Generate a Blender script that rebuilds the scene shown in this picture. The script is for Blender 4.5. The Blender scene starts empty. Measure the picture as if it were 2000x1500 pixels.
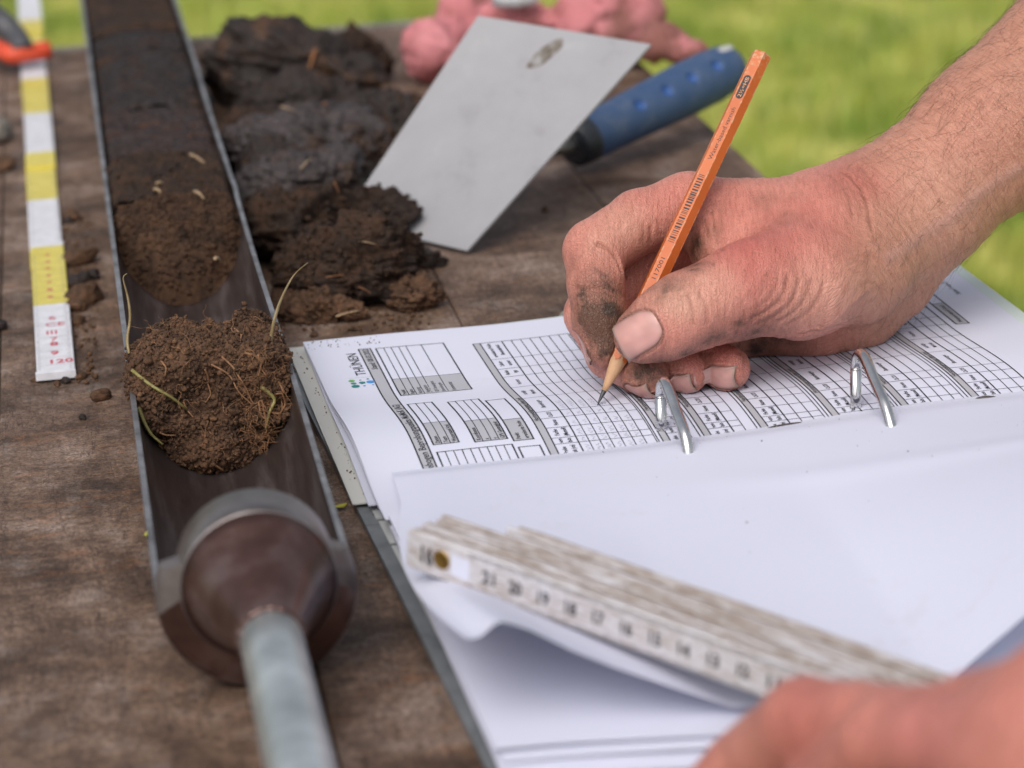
import bpy, math, random
import numpy as np
from mathutils import Matrix, Vector

# ------------------------------------------------------------------ camera, light, exposure
sc = bpy.context.scene
FPX, PITCH, ROLL, CAMH = 5190.0, math.radians(19.04), math.radians(-2.496), 357.6   # focal length in photo pixels, angles, height in mm
fw = np.array([0, math.cos(PITCH), -math.sin(PITCH)])
_rt = np.array([1.0, 0, 0]); _up = np.cross(_rt, fw)
rt = math.cos(ROLL) * _rt + math.sin(ROLL) * _up
up = -math.sin(ROLL) * _rt + math.cos(ROLL) * _up
EYE = np.array([0, 0, CAMH])
cd = bpy.data.cameras.new('camera'); cam = bpy.data.objects.new('camera', cd)
sc.collection.objects.link(cam); sc.camera = cam
m = Matrix.Identity(4)
for i in range(3):
    m[i][0], m[i][1], m[i][2] = rt[i], up[i], -fw[i]
m.translation = Vector(EYE * 0.001)
cam.matrix_world = m
cd.sensor_width = 36.0; cd.lens = FPX / 2000 * 36.0
cd.clip_start = 0.02; cd.clip_end = 2000
cd.dof.use_dof = True; cd.dof.focus_distance = 1.036; cd.dof.aperture_fstop = 9.5
cd.dof.aperture_blades = 9

SUN_EL, SUN_AZ = math.radians(50), math.radians(-158)     # azimuth measured from +y towards +x
w = bpy.data.worlds.new('World'); sc.world = w; w.use_nodes = True
nt = w.node_tree; nt.nodes.clear()
sky = nt.nodes.new('ShaderNodeTexSky'); sky.sky_type = 'NISHITA'; sky.sun_disc = False
sky.sun_elevation = SUN_EL; sky.sun_rotation = SUN_AZ
sky.air_density = 1.0; sky.dust_density = 4.0; sky.ozone_density = 1.0
bg = nt.nodes.new('ShaderNodeBackground'); bg.inputs[1].default_value = 0.14
wo = nt.nodes.new('ShaderNodeOutputWorld')
hs = nt.nodes.new('ShaderNodeHueSaturation'); hs.inputs['Saturation'].default_value = .38     # overcast: greyer than a clear sky
nt.links.new(sky.outputs[0], hs.inputs['Color']); nt.links.new(hs.outputs[0], bg.inputs[0]); nt.links.new(bg.outputs[0], wo.inputs[0])
sl = bpy.data.lights.new('sun', 'SUN'); sl.energy = 1.3; sl.angle = math.radians(45); sl.color = (1.0, 0.95, 0.88)
so = bpy.data.objects.new('sun', sl); sc.collection.objects.link(so)
sdir = Vector((math.sin(SUN_AZ) * math.cos(SUN_EL), math.cos(SUN_AZ) * math.cos(SUN_EL), math.sin(SUN_EL)))
so.rotation_euler = sdir.to_track_quat('Z', 'Y').to_euler()
so.location = sdir * 5
vs = sc.view_settings
vs.view_transform = 'Standard'; vs.look = 'None'; vs.gamma = 1; vs.use_curve_mapping = False
vs.exposure = 0.08

# ------------------------------------------------------------------ helpers (all lengths in mm, meshes scaled to metres)
random.seed(7); rng = np.random.default_rng(7)
COL = sc.collection
def V3(*a): return np.array(a, float)
def nrm(v): v = np.asarray(v, float); return v / (np.linalg.norm(v) + 1e-12)
def U(px, py, z=0.0):                       # point of height z seen at a photo pixel
    d = fw * FPX + rt * (px - 1000) - up * (py - 750)
    return EYE + d * ((z - CAMH) / d[2])
def UZ(px, py, Z):                          # point at distance Z along the view axis
    return EYE + (fw + rt * ((px - 1000) / FPX) - up * ((py - 750) / FPX)) * Z
EP = V3(.98708, .16024, 0); EQ = V3(-.16024, .98708, 0)     # table axes: across, away
def PQ(p, q, z=0.0): return EP * p + EQ * q + V3(0, 0, z)
PA = V3(-87.84, 1073.65, 0)
def UV(u, v, z=0.0):                        # form sheet axes: u along the binder, v towards the reader's left
    u, v, z = np.broadcast_arrays(np.asarray(u, float), np.asarray(v, float), np.asarray(z, float))
    return PA + u[..., None] * EP + v[..., None] * (-EQ + .035 * EP) + z[..., None] * V3(0, 0, 1)
def sstep(a, b, x):
    t = np.clip((np.asarray(x, float) - a) / (b - a), 0, 1); return t * t * (3 - 2 * t)

def _hash(ix, iy, iz, seed):
    h = (ix.astype(np.int64) * 374761393 + iy.astype(np.int64) * 668265263 + iz.astype(np.int64) * 2147483647 + seed * 1274126177) & 0xffffffff
    h = ((h ^ (h >> 13)) * 1274126177) & 0xffffffff
    h = ((h ^ (h >> 16)) * 2246822519) & 0xffffffff
    return ((h ^ (h >> 15)) & 0xffffff) / float(0xffffff)
def vnoise(P, seed=0):                       # value noise in -1..1
    P = np.asarray(P, float); f = np.floor(P); t = P - f; t = t * t * t * (t * (t * 6 - 15) + 10)
    i = f.astype(np.int64); r = 0
    for dx in (0, 1):
        wx = t[:, 0] if dx else 1 - t[:, 0]
        for dy in (0, 1):
            wy = t[:, 1] if dy else 1 - t[:, 1]
            for dz in (0, 1):
                wz = t[:, 2] if dz else 1 - t[:, 2]
                r = r + wx * wy * wz * _hash(i[:, 0] + dx, i[:, 1] + dy, i[:, 2] + dz, seed)
    return r * 2 - 1
def fbm(P, octaves=4, seed=0, gain=.5, ridged=False):
    P = np.asarray(P, float); a = 1; s = 0; tot = 0
    for o in range(octaves):
        n = vnoise(P * (2.03 ** o) + 17.3 * o, seed + o)
        if ridged: n = 1 - 2 * np.abs(n)
        s = s + a * n; tot += a; a *= gain
    return s / tot

def mk(name, verts, faces, mat, parent=None, smooth=True, origin=None, mats=None, midx=None):
    verts = np.asarray(verts, float)
    if parent is not None: o0 = parent['_o'] if '_o' in parent else V3(0, 0, 0); o0 = np.array(o0)
    elif origin is not None: o0 = np.asarray(origin, float)
    else: o0 = V3(verts[:, 0].mean(), verts[:, 1].mean(), verts[:, 2].min())
    me = bpy.data.meshes.new(name)
    lv = (verts - o0) * .001
    if isinstance(faces, np.ndarray):
        n, k = faces.shape
        me.vertices.add(len(lv)); me.vertices.foreach_set('co', lv.astype(np.float32).ravel())
        me.loops.add(n * k); me.loops.foreach_set('vertex_index', faces.astype(np.int32).ravel())
        me.polygons.add(n); me.polygons.foreach_set('loop_start', np.arange(0, n * k, k, dtype=np.int32))
        me.update(calc_edges=True); me.validate()
    else:
        me.from_pydata(lv.tolist(), [], [list(map(int, f)) for f in faces]); me.update()
    if smooth: me.polygons.foreach_set('use_smooth', np.ones(len(me.polygons), bool))
    for mm in (mats or [mat]): me.materials.append(mm)
    if midx is not None: me.polygons.foreach_set('material_index', np.asarray(midx, np.int32))
    o = bpy.data.objects.new(name, me); COL.objects.link(o)
    if parent is not None: o.parent = parent
    else: o.location = o0 * .001
    o['_o'] = list(o0)
    return o
def thing(name, label, cat, origin, group=None):
    o = bpy.data.objects.new(name, None); COL.objects.link(o); o.location = np.asarray(origin) * .001
    o['_o'] = list(map(float, origin)); o.empty_display_size = .02
    return tag(o, label, cat, group)
def tag(o, label, cat, group=None):
    o['label'] = label; o['category'] = cat
    if group: o['group'] = group
    return o
def cattr(o, name, rgb):
    a = o.data.attributes.new(name, 'FLOAT_COLOR', 'POINT')
    c = np.ones((len(rgb), 4), np.float32); c[:, :3] = rgb; a.data.foreach_set('color', c.ravel())
def vattr(o, name, vec):
    a = o.data.attributes.new(name, 'FLOAT_VECTOR', 'POINT'); a.data.foreach_set('vector', np.asarray(vec, np.float32).ravel())

class MB:                                    # collects shapes into one mesh
    def __init__(s): s.v = []; s.f = []; s.n = 0; s.m = []
    def add(s, v, f, mi=0):
        v = np.asarray(v, float); s.v.append(v); s.f += [[int(i) + s.n for i in q] for q in f]; s.m += [mi] * len(f); s.n += len(v)
    def hexa(s, c, mi=0): s.add(c, [(0, 3, 2, 1), (4, 5, 6, 7), (0, 1, 5, 4), (1, 2, 6, 5), (2, 3, 7, 6), (3, 0, 4, 7)], mi)
    def bar(s, a, b, wd, h, upv=V3(0, 0, 1), mi=0):           # box from a to b, width wd across, height h centred
        a = np.asarray(a, float); b = np.asarray(b, float); d = nrm(b - a); sd = nrm(np.cross(d, upv)); u2 = np.cross(sd, d)
        s.hexa([p + sd * x * wd / 2 + u2 * y * h / 2 for y in (-1, 1) for p, x in ((a, -1), (a, 1), (b, 1), (b, -1))], mi)
    def tube(s, pts, rad, seg=8, mi=0, cap=True):
        pts = np.asarray(pts, float); n = len(pts); rad = np.broadcast_to(np.asarray(rad, float), (n,))
        T = np.gradient(pts, axis=0); T /= np.linalg.norm(T, axis=1)[:, None] + 1e-12
        ref = V3(0, 0, 1) if abs(T[0][2]) < .9 else V3(1, 0, 0); N = nrm(np.cross(T[0], ref)); v = []
        for i in range(n):
            N = nrm(N - T[i] * (N @ T[i])); B = np.cross(T[i], N)
            for k in range(seg):
                a = 2 * math.pi * k / seg; v.append(pts[i] + rad[i] * (math.cos(a) * N + math.sin(a) * B))
        f = [(i * seg + k, i * seg + (k + 1) % seg, (i + 1) * seg + (k + 1) % seg, (i + 1) * seg + k) for i in range(n - 1) for k in range(seg)]
        if cap: f += [tuple(range(seg - 1, -1, -1)), tuple((n - 1) * seg + k for k in range(seg))]
        s.add(v, f, mi)
    def lathe(s, a, d, prof, seg=32, mi=0):                   # prof: (along, radius)
        d = nrm(d); ref = V3(0, 0, 1) if abs(d[2]) < .9 else V3(1, 0, 0); N = nrm(np.cross(d, ref)); B = np.cross(d, N); v = []
        for t, r in prof:
            for k in range(seg):
                an = 2 * math.pi * k / seg; v.append(np.asarray(a) + d * t + r * (math.cos(an) * N + math.sin(an) * B))
        n = len(prof)
        f = [(i * seg + k, i * seg + (k + 1) % seg, (i + 1) * seg + (k + 1) % seg, (i + 1) * seg + k) for i in range(n - 1) for k in range(seg)]
        f += [tuple(range(seg - 1, -1, -1)), tuple((n - 1) * seg + k for k in range(seg))]
        s.add(v, f, mi)
    def make(s, name, mat, parent=None, smooth=True, origin=None, mats=None):
        return mk(name, np.concatenate(s.v), s.f, mat, parent, smooth, origin, mats, s.m if mats else None)
def sheet_grid(fn, us, vsx, thick=None):     # grid surface fn(u,v)->xyz, optionally a closed slab going down by thick
    uu, vv = np.meshgrid(us, vsx, indexing='ij'); P = fn(uu, vv).reshape(-1, 3); nu, nv = len(us), len(vsx)
    idx = np.arange(nu * nv).reshape(nu, nv)
    q = np.stack([idx[:-1, :-1], idx[:-1, 1:], idx[1:, 1:], idx[1:, :-1]], -1).reshape(-1, 4)
    if thick is None: return P, q
    N = nu * nv; P2 = np.concatenate([P, P - V3(0, 0, thick)]); q2 = q[:, ::-1] + N
    ring = np.concatenate([idx[:, 0], idx[-1, 1:], idx[-2::-1, -1], idx[0, -2:0:-1]]); r2 = np.roll(ring, -1)
    side = np.stack([ring, r2, r2 + N, ring + N], -1)
    return P2, np.concatenate([q, q2, side])
def surface_nets(f, lo, hi, h):              # mesh of f(points)<0 on a grid of step h
    lo = np.asarray(lo, float); n = np.ceil((np.asarray(hi) - lo) / h).astype(int) + 1
    ax = [lo[i] + np.arange(n[i]) * h for i in range(3)]
    vol = np.empty(n, np.float32); Y, Z = np.meshgrid(ax[1], ax[2], indexing='ij')
    step = max(1, 400000 // (n[1] * n[2]))
    for i in range(0, n[0], step):
        xs = ax[0][i:i + step]; P = np.empty((len(xs), n[1], n[2], 3)); P[..., 0] = xs[:, None, None]; P[..., 1] = Y; P[..., 2] = Z
        vol[i:i + step] = f(P.reshape(-1, 3)).reshape(len(xs), n[1], n[2])
    ins = (vol < 0); c = np.zeros(n - 1, np.int8)
    C8 = [(a, b, d) for a in (0, 1) for b in (0, 1) for d in (0, 1)]
    sl_ = lambda A, o: A[o[0]:A.shape[0] - 1 + o[0], o[1]:A.shape[1] - 1 + o[1], o[2]:A.shape[2] - 1 + o[2]]
    for o in C8: c += sl_(ins, o)
    act = (c > 0) & (c < 8); ai = np.argwhere(act); idx = np.full(n - 1, -1, np.int64); idx[act] = np.arange(len(ai))
    acc = np.zeros((len(ai), 3)); cnt = np.zeros(len(ai))
    for a in C8:
        for k in range(3):
            if a[k]: continue
            b = list(a); b[k] = 1
            va = vol[ai[:, 0] + a[0], ai[:, 1] + a[1], ai[:, 2] + a[2]]; vb = vol[ai[:, 0] + b[0], ai[:, 1] + b[1], ai[:, 2] + b[2]]
            s = (va < 0) != (vb < 0); t = np.where(s, va / np.where(s, va - vb, 1), 0)
            p = np.tile(np.array(a, float), (len(ai), 1)); p[:, k] += t; acc += p * s[:, None]; cnt += s
    P = lo + (ai + acc / cnt[:, None]) * h; F = []
    for k in range(3):
        a, b = [(1, 2), (2, 0), (0, 1)][k]
        s0 = [slice(1, -1)] * 3; s0[k] = slice(0, -1); s1 = [slice(1, -1)] * 3; s1[k] = slice(1, None)
        A, B = ins[tuple(s0)], ins[tuple(s1)]; e = np.argwhere(A != B); sg = A[A != B]
        base = e.copy(); base[:, a] += 1; base[:, b] += 1
        def cell(da, db):
            q = base.copy(); q[:, a] += da; q[:, b] += db; return idx[q[:, 0], q[:, 1], q[:, 2]]
        Q = np.stack([cell(-1, -1), cell(0, -1), cell(0, 0), cell(-1, 0)], -1)
        Q[~sg] = Q[~sg][:, ::-1]; F.append(Q)
    F = np.concatenate(F); F = F[(F >= 0).all(1)]
    return P, F
def grad(f, P, e=.15):
    g = np.stack([f(P + V3(e, 0, 0)) - f(P - V3(e, 0, 0)), f(P + V3(0, e, 0)) - f(P - V3(0, e, 0)), f(P + V3(0, 0, e)) - f(P - V3(0, 0, e))], -1)
    return g / (2 * e)
def vnormals(P, F):
    A = P[F[:, 1]] - P[F[:, 0]]; B = P[F[:, 2]] - P[F[:, 0]]; N = np.cross(A, B); R = np.zeros_like(P)
    for k in range(F.shape[1]): np.add.at(R, F[:, k], N)
    return R / (np.linalg.norm(R, axis=1)[:, None] + 1e-12)
def smin(a, b, k):
    h = np.clip(.5 + .5 * (b - a) / k, 0, 1); return b * (1 - h) + a * h - k * h * (1 - h)
def rcone(P, a, b, ra, rb):
    ba = b - a; pa = P - a; h = np.clip(pa @ ba / (ba @ ba), 0, 1)
    return np.linalg.norm(pa - h[:, None] * ba, axis=1) - (ra + (rb - ra) * h)
_ico = None
def ico(n):
    t = (1 + 5 ** .5) / 2
    v = [(-1, t, 0), (1, t, 0), (-1, -t, 0), (1, -t, 0), (0, -1, t), (0, 1, t), (0, -1, -t), (0, 1, -t), (t, 0, -1), (t, 0, 1), (-t, 0, -1), (-t, 0, 1)]
    f = [(0, 11, 5), (0, 5, 1), (0, 1, 7), (0, 7, 10), (0, 10, 11), (1, 5, 9), (5, 11, 4), (11, 10, 2), (10, 7, 6), (7, 1, 8), (3, 9, 4), (3, 4, 2), (3, 2, 6), (3, 6, 8), (3, 8, 9), (4, 9, 5), (2, 4, 11), (6, 2, 10), (8, 6, 7), (9, 8, 1)]
    v = [nrm(x) for x in v]
    for _ in range(n):
        c = {}; f2 = []
        def mid(a, b):
            k = (min(a, b), max(a, b))
            if k not in c: v.append(nrm(v[a] + v[b])); c[k] = len(v) - 1
            return c[k]
        for a, b, d in f:
            x, y, z = mid(a, b), mid(b, d), mid(d, a); f2 += [(a, x, z), (b, y, x), (d, z, y), (x, y, z)]
        f = f2
    return np.array(v), np.array(f)
ICO = {k: ico(k) for k in (0, 1, 2, 3, 5)}
def granules(P, N, count, rmin, rmax, seed, power=2.5):      # crumbs sitting on a surface, one mesh
    r_ = np.random.default_rng(seed); pick = r_.integers(0, len(P), count); V, F = ICO[0]
    r = rmin + (rmax - rmin) * r_.random(count) ** power
    sc3 = r[:, None, None] * (0.65 + .6 * r_.random((count, 1, 3))); jit = 1 + .85 * (r_.random((count, len(V), 1)) - .5)
    c = P[pick] + N[pick] * (r * .3)[:, None] + r_.normal(0, .3, (count, 3))
    vv = (c[:, None, :] + V[None] * sc3 * jit).reshape(-1, 3); ff = (F[None] + (np.arange(count) * len(V))[:, None, None]).reshape(-1, 3)
    return vv, ff

# ---- materials
def new_mat(name):
    mt = bpy.data.materials.new(name); mt.use_nodes = True; t = mt.node_tree; b = t.nodes['Principled BSDF']; return mt, t, b
def N_(t, kind, **kw):
    n = t.nodes.new(kind)
    for k, v in kw.items():
        if k.startswith('i_'): n.inputs[k[2:].replace('_', ' ')].default_value = v
        else: setattr(n, k, v)
    return n
def L_(t, a, b): t.links.new(a, b)
def ramp(t, src, stops, interp='LINEAR'):
    r = t.nodes.new('ShaderNodeValToRGB'); r.color_ramp.interpolation = interp; e = r.color_ramp.elements
    while len(e) < len(stops): e.new(.5)
    for x, (p, c) in zip(e, stops): x.position = p; x.color = (*c, 1) if len(c) == 3 else c
    L_(t, src, r.inputs[0]); return r
def coords(t, stretch=(1, 1, 1), rotz=0.0, attr=None):
    if attr: src = N_(t, 'ShaderNodeAttribute', attribute_name=attr).outputs['Vector']
    else: src = t.nodes.new('ShaderNodeTexCoord').outputs['Object']
    mp = t.nodes.new('ShaderNodeMapping'); mp.inputs['Rotation'].default_value = (0, 0, rotz); mp.inputs['Scale'].default_value = stretch
    if rotz:
        m0 = t.nodes.new('ShaderNodeMapping'); m0.inputs['Rotation'].default_value = (0, 0, rotz); L_(t, src, m0.inputs[0]); src = m0.outputs[0]
        mp.inputs['Rotation'].default_value = (0, 0, 0)
    L_(t, src, mp.inputs[0]); return mp.outputs[0]
def noise(t, co, scale, detail=4, rough=.55, dist=0.0):
    n = N_(t, 'ShaderNodeTexNoise'); n.inputs['Scale'].default_value = scale; n.inputs['Detail'].default_value = detail
    n.inputs['Roughness'].default_value = rough; n.inputs['Distortion'].default_value = dist; L_(t, co, n.inputs['Vector']); return n.outputs['Fac']
def mix(t, fac, a, b, mode='MIX'):
    n = N_(t, 'ShaderNodeMix', data_type='RGBA', blend_type=mode)
    for s, x in ((0, fac), (6, a), (7, b)):
        if hasattr(x, 'links'): L_(t, x, n.inputs[s])
        else: n.inputs[s].default_value = x if s == 0 else (*x, 1)
    return n.outputs[2]
def bump(t, b, h, strength=.3, dist=.001, prev=None):
    n = N_(t, 'ShaderNodeBump'); n.inputs['Strength'].default_value = strength; n.inputs['Distance'].default_value = dist; L_(t, h, n.inputs['Height'])
    if prev: L_(t, prev, n.inputs['Normal'])
    L_(t, n.outputs[0], b.inputs['Normal']); return n.outputs[0]
def simple(name, stops, scale=100, detail=5, rough=.6, metal=0.0, bs=0.0, bd=.0005, stretch=(1, 1, 1), rotz=0.0, nr=.6, spec=.5, bscale=None):
    mt, t, b = new_mat(name); co = coords(t, stretch, rotz); n = noise(t, co, scale, detail, nr)
    if len(stops) == 1: b.inputs['Base Color'].default_value = (*stops[0][1], 1)
    else: L_(t, ramp(t, n, stops).outputs[0], b.inputs['Base Color'])
    b.inputs['Roughness'].default_value = rough; b.inputs['Metallic'].default_value = metal; b.inputs['Specular IOR Level'].default_value = spec
    if bs: bump(t, b, n if not bscale else noise(t, co, bscale, 5, .6), bs, bd)
    return mt
def soilmat(name, dark, mid, fleck, rough=.9, sheen=.3, patch=None):
    mt, t, b = new_mat(name); co = coords(t); n = noise(t, co, 90, 6, .65); n2 = noise(t, co, 900, 4, .7)
    c = ramp(t, n, [(.3, dark), (.62, mid)]).outputs[0]
    if patch: c = mix(t, ramp(t, noise(t, co, 34, 5, .7, .4), [(.50, (0, 0, 0)), (.60, (1, 1, 1))]).outputs[0], c, patch)
    c = mix(t, .6, c, ramp(t, noise(t, co, 420, 4, .7), [(.36, (.4, .38, .37)), (.64, (1.4, 1.35, 1.3))]).outputs[0], 'MULTIPLY')
    f = ramp(t, n2, [(.62, (0, 0, 0)), (.75, (1, 1, 1))]).outputs[0]
    L_(t, mix(t, f, c, fleck), b.inputs['Base Color'])
    rr = ramp(t, n, [(.35, (rough - sheen,) * 3), (.6, (rough,) * 3)]); L_(t, rr.outputs[0], b.inputs['Roughness'])
    b.inputs['Specular IOR Level'].default_value = .35
    p = bump(t, b, n2, .6, .0008); bump(t, b, noise(t, co, 260, 5, .65), .7, .0015, p); return mt

# ---- lettering: 2-D outlines of strings, made once
_fc = {}
BOLD = set('8 9 10 11 12 13 14 15 16 17 18 19 20 21 120'.split())
def text2d(s, width_scale=1.0):              # unit-height glyph mesh, x to the right, baseline at 0
    if s not in _fc:
        cu = bpy.data.curves.new('t', 'FONT'); cu.body = s; cu.size = 1.0; cu.resolution_u = 2
        cu.offset = .030 if s in BOLD else .012 if s not in ('THÜNEN', '2½=HB', 'Water-based varnish', '117001') else 0
        ob = bpy.data.objects.new('t', cu); COL.objects.link(ob); dg = bpy.context.evaluated_depsgraph_get()
        me = ob.evaluated_get(dg).to_mesh()
        v = np.array([x.co[:] for x in me.vertices]).reshape(-1, 3)[:, :2] if len(me.vertices) else np.zeros((0, 2))
        f = [list(p.vertices) for p in me.polygons]
        ob.evaluated_get(dg).to_mesh_clear(); bpy.data.objects.remove(ob); bpy.data.curves.remove(cu)
        _fc[s] = (v, f)
    return _fc[s]
for s in ('THÜNEN Stand: 08.03.2022|Aufnahmebogen Beprobungspunkte MoMoK (AG)|Horizontabgrenzung oben (cm)|Horizontansprache|Bemerkungen|CaCO3|Humus|Farbe|(Munsell)|von|bis|Probe|Horizont|Labor-|nummer|Boden|typ|Besonderheit|sonstige|Merkmale|erweiterte Probe|Tiefe (cm)|Datum|Team|Region|Koordinaten|GPS Genauigkeit|Nutzung|Vegetation|Kommentar|Projekt|Punkt|Seite 1 von 2|Wasserstand (cm)|Substrat|THÜNEN|Stand: 08.03.2022|120|9|8|7|6|110|100|CE|11|12|13|14|15|16|17|18|19|20|21|22|23|24|25|26|Water-based varnish|2½=HB|117001|10|III').split('|'): text2d(s)

# ================================================================== SETTING: lawn
GZ = -720.0
mt, t, b = new_mat('lawn_green'); co = coords(t)
n1 = noise(t, co, 5, 4, .6); n2 = noise(t, co, 1.6, 2, .5)
c1 = ramp(t, n1, [(.36, (.12, .175, .02)), (.5, (.27, .30, .045)), (.64, (.44, .42, .11))]).outputs[0]
c2 = mix(t, ramp(t, n2, [(.4, (0, 0, 0)), (.65, (1, 1, 1))]).outputs[0], c1, (.42, .42, .11)); b.inputs['Roughness'].default_value = .8
L_(t, mix(t, .5, c1, c2), b.inputs['Base Color']); M_LAWN = mt
mt, t, b = new_mat('grass_blade'); co = coords(t); n1 = noise(t, co, 7, 2, .5)
L_(t, ramp(t, n1, [(.36, (.14, .24, .02)), (.5, (.34, .40, .055)), (.64, (.58, .56, .15))]).outputs[0], b.inputs['Base Color']); b.inputs['Roughness'].default_value = .55
b.inputs['Transmission Weight'].default_value = 0.0; M_BLADE = mt
ground = mk('lawn', [(-150000, -50000, GZ), (150000, -50000, GZ), (150000, 250000, GZ), (-150000, 250000, GZ)], [(0, 1, 2, 3)], M_LAWN)
ground['kind'] = 'structure'
def lawn_blades():
    n = 60000; y = 2300 + 5200 * rng.random(n) ** 1.2; x = (rng.random(n) - .5) * y * .56 + 0
    dens = vnoise(np.stack([x / 260, y / 260, 0 * x], 1), 3); h = 30 + 22 * rng.random(n) + 18 * dens
    a = rng.random(n) * 6.283; lean = rng.normal(0, .45, n); wd = 3.2 + 2 * rng.random(n)
    bx = np.cos(a); by = np.sin(a); P = np.stack([x, y, np.full(n, GZ)], 1); D = np.stack([bx, by, 0 * bx], 1); S = np.stack([-by, bx, 0 * bx], 1)
    v = np.stack([P - S * wd[:, None] / 2, P + S * wd[:, None] / 2,
                  P + D * (lean * h * .35)[:, None] + V3(0, 0, 1) * (h * .6)[:, None] + S * wd[:, None] * .35, P + D * (lean * h * .35)[:, None] + V3(0, 0, 1) * (h * .6)[:, None] - S * wd[:, None] * .35,
                  P + D * (lean * h)[:, None] + V3(0, 0, 1) * h[:, None]], 1).reshape(-1, 3)
    k = np.arange(n) * 5
    f = np.concatenate([np.stack([k, k + 1, k + 2], 1), np.stack([k, k + 2, k + 3], 1), np.stack([k + 3, k + 2, k + 4], 1)])
    o = mk('grass', v, f, M_BLADE, smooth=False); o['kind'] = 'stuff'; o['label'] = 'short mown green grass of the lawn behind the table'; o['category'] = 'grass'
lawn_blades()

# ================================================================== TABLE
def woodmat():
    mt, t, b = new_mat('worn_wood'); co = coords(t, rotz=-math.radians(9.2))
    def st(v):
        mp = t.nodes.new('ShaderNodeMapping'); mp.inputs['Scale'].default_value = v; L_(t, co, mp.inputs[0]); return mp.outputs[0]
    bl = noise(t, co, 26, 7, .62, .4); s1 = noise(t, st((70, 430, 1)), 1, 6, .7, 1.2); s2 = noise(t, st((230, 26, 1)), 1, 6, .7, 1.0); fine = noise(t, co, 700, 3, .7)
    c = ramp(t, bl, [(.32, (.058, .037, .026)), (.45, (.125, .083, .058)), (.56, (.20, .138, .102)), (.70, (.33, .265, .225))]).outputs[0]
    d = ramp(t, s1, [(.33, (.42, .38, .36)), (.58, (1.08, 1.06, 1.05))]).outputs[0]
    c = mix(t, .62, c, d, 'MULTIPLY'); d2 = ramp(t, s2, [(.34, (.5, .47, .45)), (.6, (1.12, 1.1, 1.08))]).outputs[0]
    c = mix(t, .42, c, d2, 'MULTIPLY'); c = mix(t, .7, c, ramp(t, noise(t, co, 480, 6, .8), [(.38, (.28, .25, .23)), (.60, (1.35, 1.3, 1.28))]).outputs[0], 'MULTIPLY')
    gp = ramp(t, noise(t, co, 40, 7, .75), [(.54, (0, 0, 0)), (.70, (1, 1, 1))]).outputs[0]; c = mix(t, mix(t, .5, (0, 0, 0), gp), c, (.30, .255, .23))
    og = ramp(t, noise(t, st((30, 75, 1)), 1, 6, .75, .8), [(.57, (0, 0, 0)), (.70, (1, 1, 1))]).outputs[0]; c = mix(t, mix(t, .45, (0, 0, 0), og), c, (.29, .125, .048))
    ck = ramp(t, noise(t, st((95, 7, 1)), 1, 5, .6, .4), [(.492, (0, 0, 0)), (.5, (1, 1, 1)), (.508, (0, 0, 0))]).outputs[0]; c = mix(t, mix(t, .7, (0, 0, 0), ck), c, (.028, .018, .013))
    c = mix(t, .75, c, ramp(t, noise(t, st((900, 1500, 1)), 1, 4, .7), [(.36, (.42, .39, .37)), (.62, (1.5, 1.47, 1.45))]).outputs[0], 'MULTIPLY')
    L_(t, c, b.inputs['Base Color']); b.inputs['Roughness'].default_value = .62; b.inputs['Specular IOR Level'].default_value = .35
    p = bump(t, b, s1, .5, .0006); p = bump(t, b, s2, .35, .0006, p); bump(t, b, fine, .35, .0004, p)
    return mt
M_WOOD = woodmat(); M_GREY_TRIM = simple('dull_edge_metal', [(.3, (.22, .2, .18)), (.7, (.38, .36, .34))], 60, rough=.5, metal=.3)
table = thing('table', 'worn brown wooden table covered with soil, tools and papers', 'table', PQ(0, 1200, GZ))
edges = [-650, -548, -447, -346, -245, -144, -43, 58, 159, 260, 353]
for i in range(len(edges) - 1):
    a, c = edges[i] + .35, edges[i + 1] - .35; q0, q1 = 430, 1781 + (i * 7 % 5) * .8; B = MB(); e = .8; dz = (i * 37 % 11) * .03
    top = [PQ(a + e, q0, -dz), PQ(c - e, q0, -dz), PQ(c - e, q1 - e, -dz), PQ(a + e, q1 - e, -dz)]
    mid = [PQ(a, q0, -e), PQ(c, q0, -e), PQ(c, q1, -e), PQ(a, q1, -e)]; bot = [p - V3(0, 0, 26) for p in mid]
    B.add(top + mid + bot, [(0, 1, 2, 3), (4, 5, 1, 0), (5, 6, 2, 1), (6, 7, 3, 2), (7, 4, 0, 3), (8, 9, 5, 4), (9, 10, 6, 5), (10, 11, 7, 6), (11, 8, 4, 7), (11, 10, 9, 8)])
    B.make('plank', M_WOOD, table, smooth=False)
B = MB(); B.bar(PQ(-650, 1787.5, -12), PQ(353, 1787.5, -12), 4, 27); B.make('edge_strip', M_GREY_TRIM, table, smooth=False)
for p, q in ((-600, 480), (300, 480), (-600, 1730), (300, 1730)):
    B = MB(); B.bar(PQ(p, q, -27), PQ(p, q, GZ), 60, 60, V3(0, 1, 0)); B.make('leg', M_WOOD, table, smooth=False)

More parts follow.
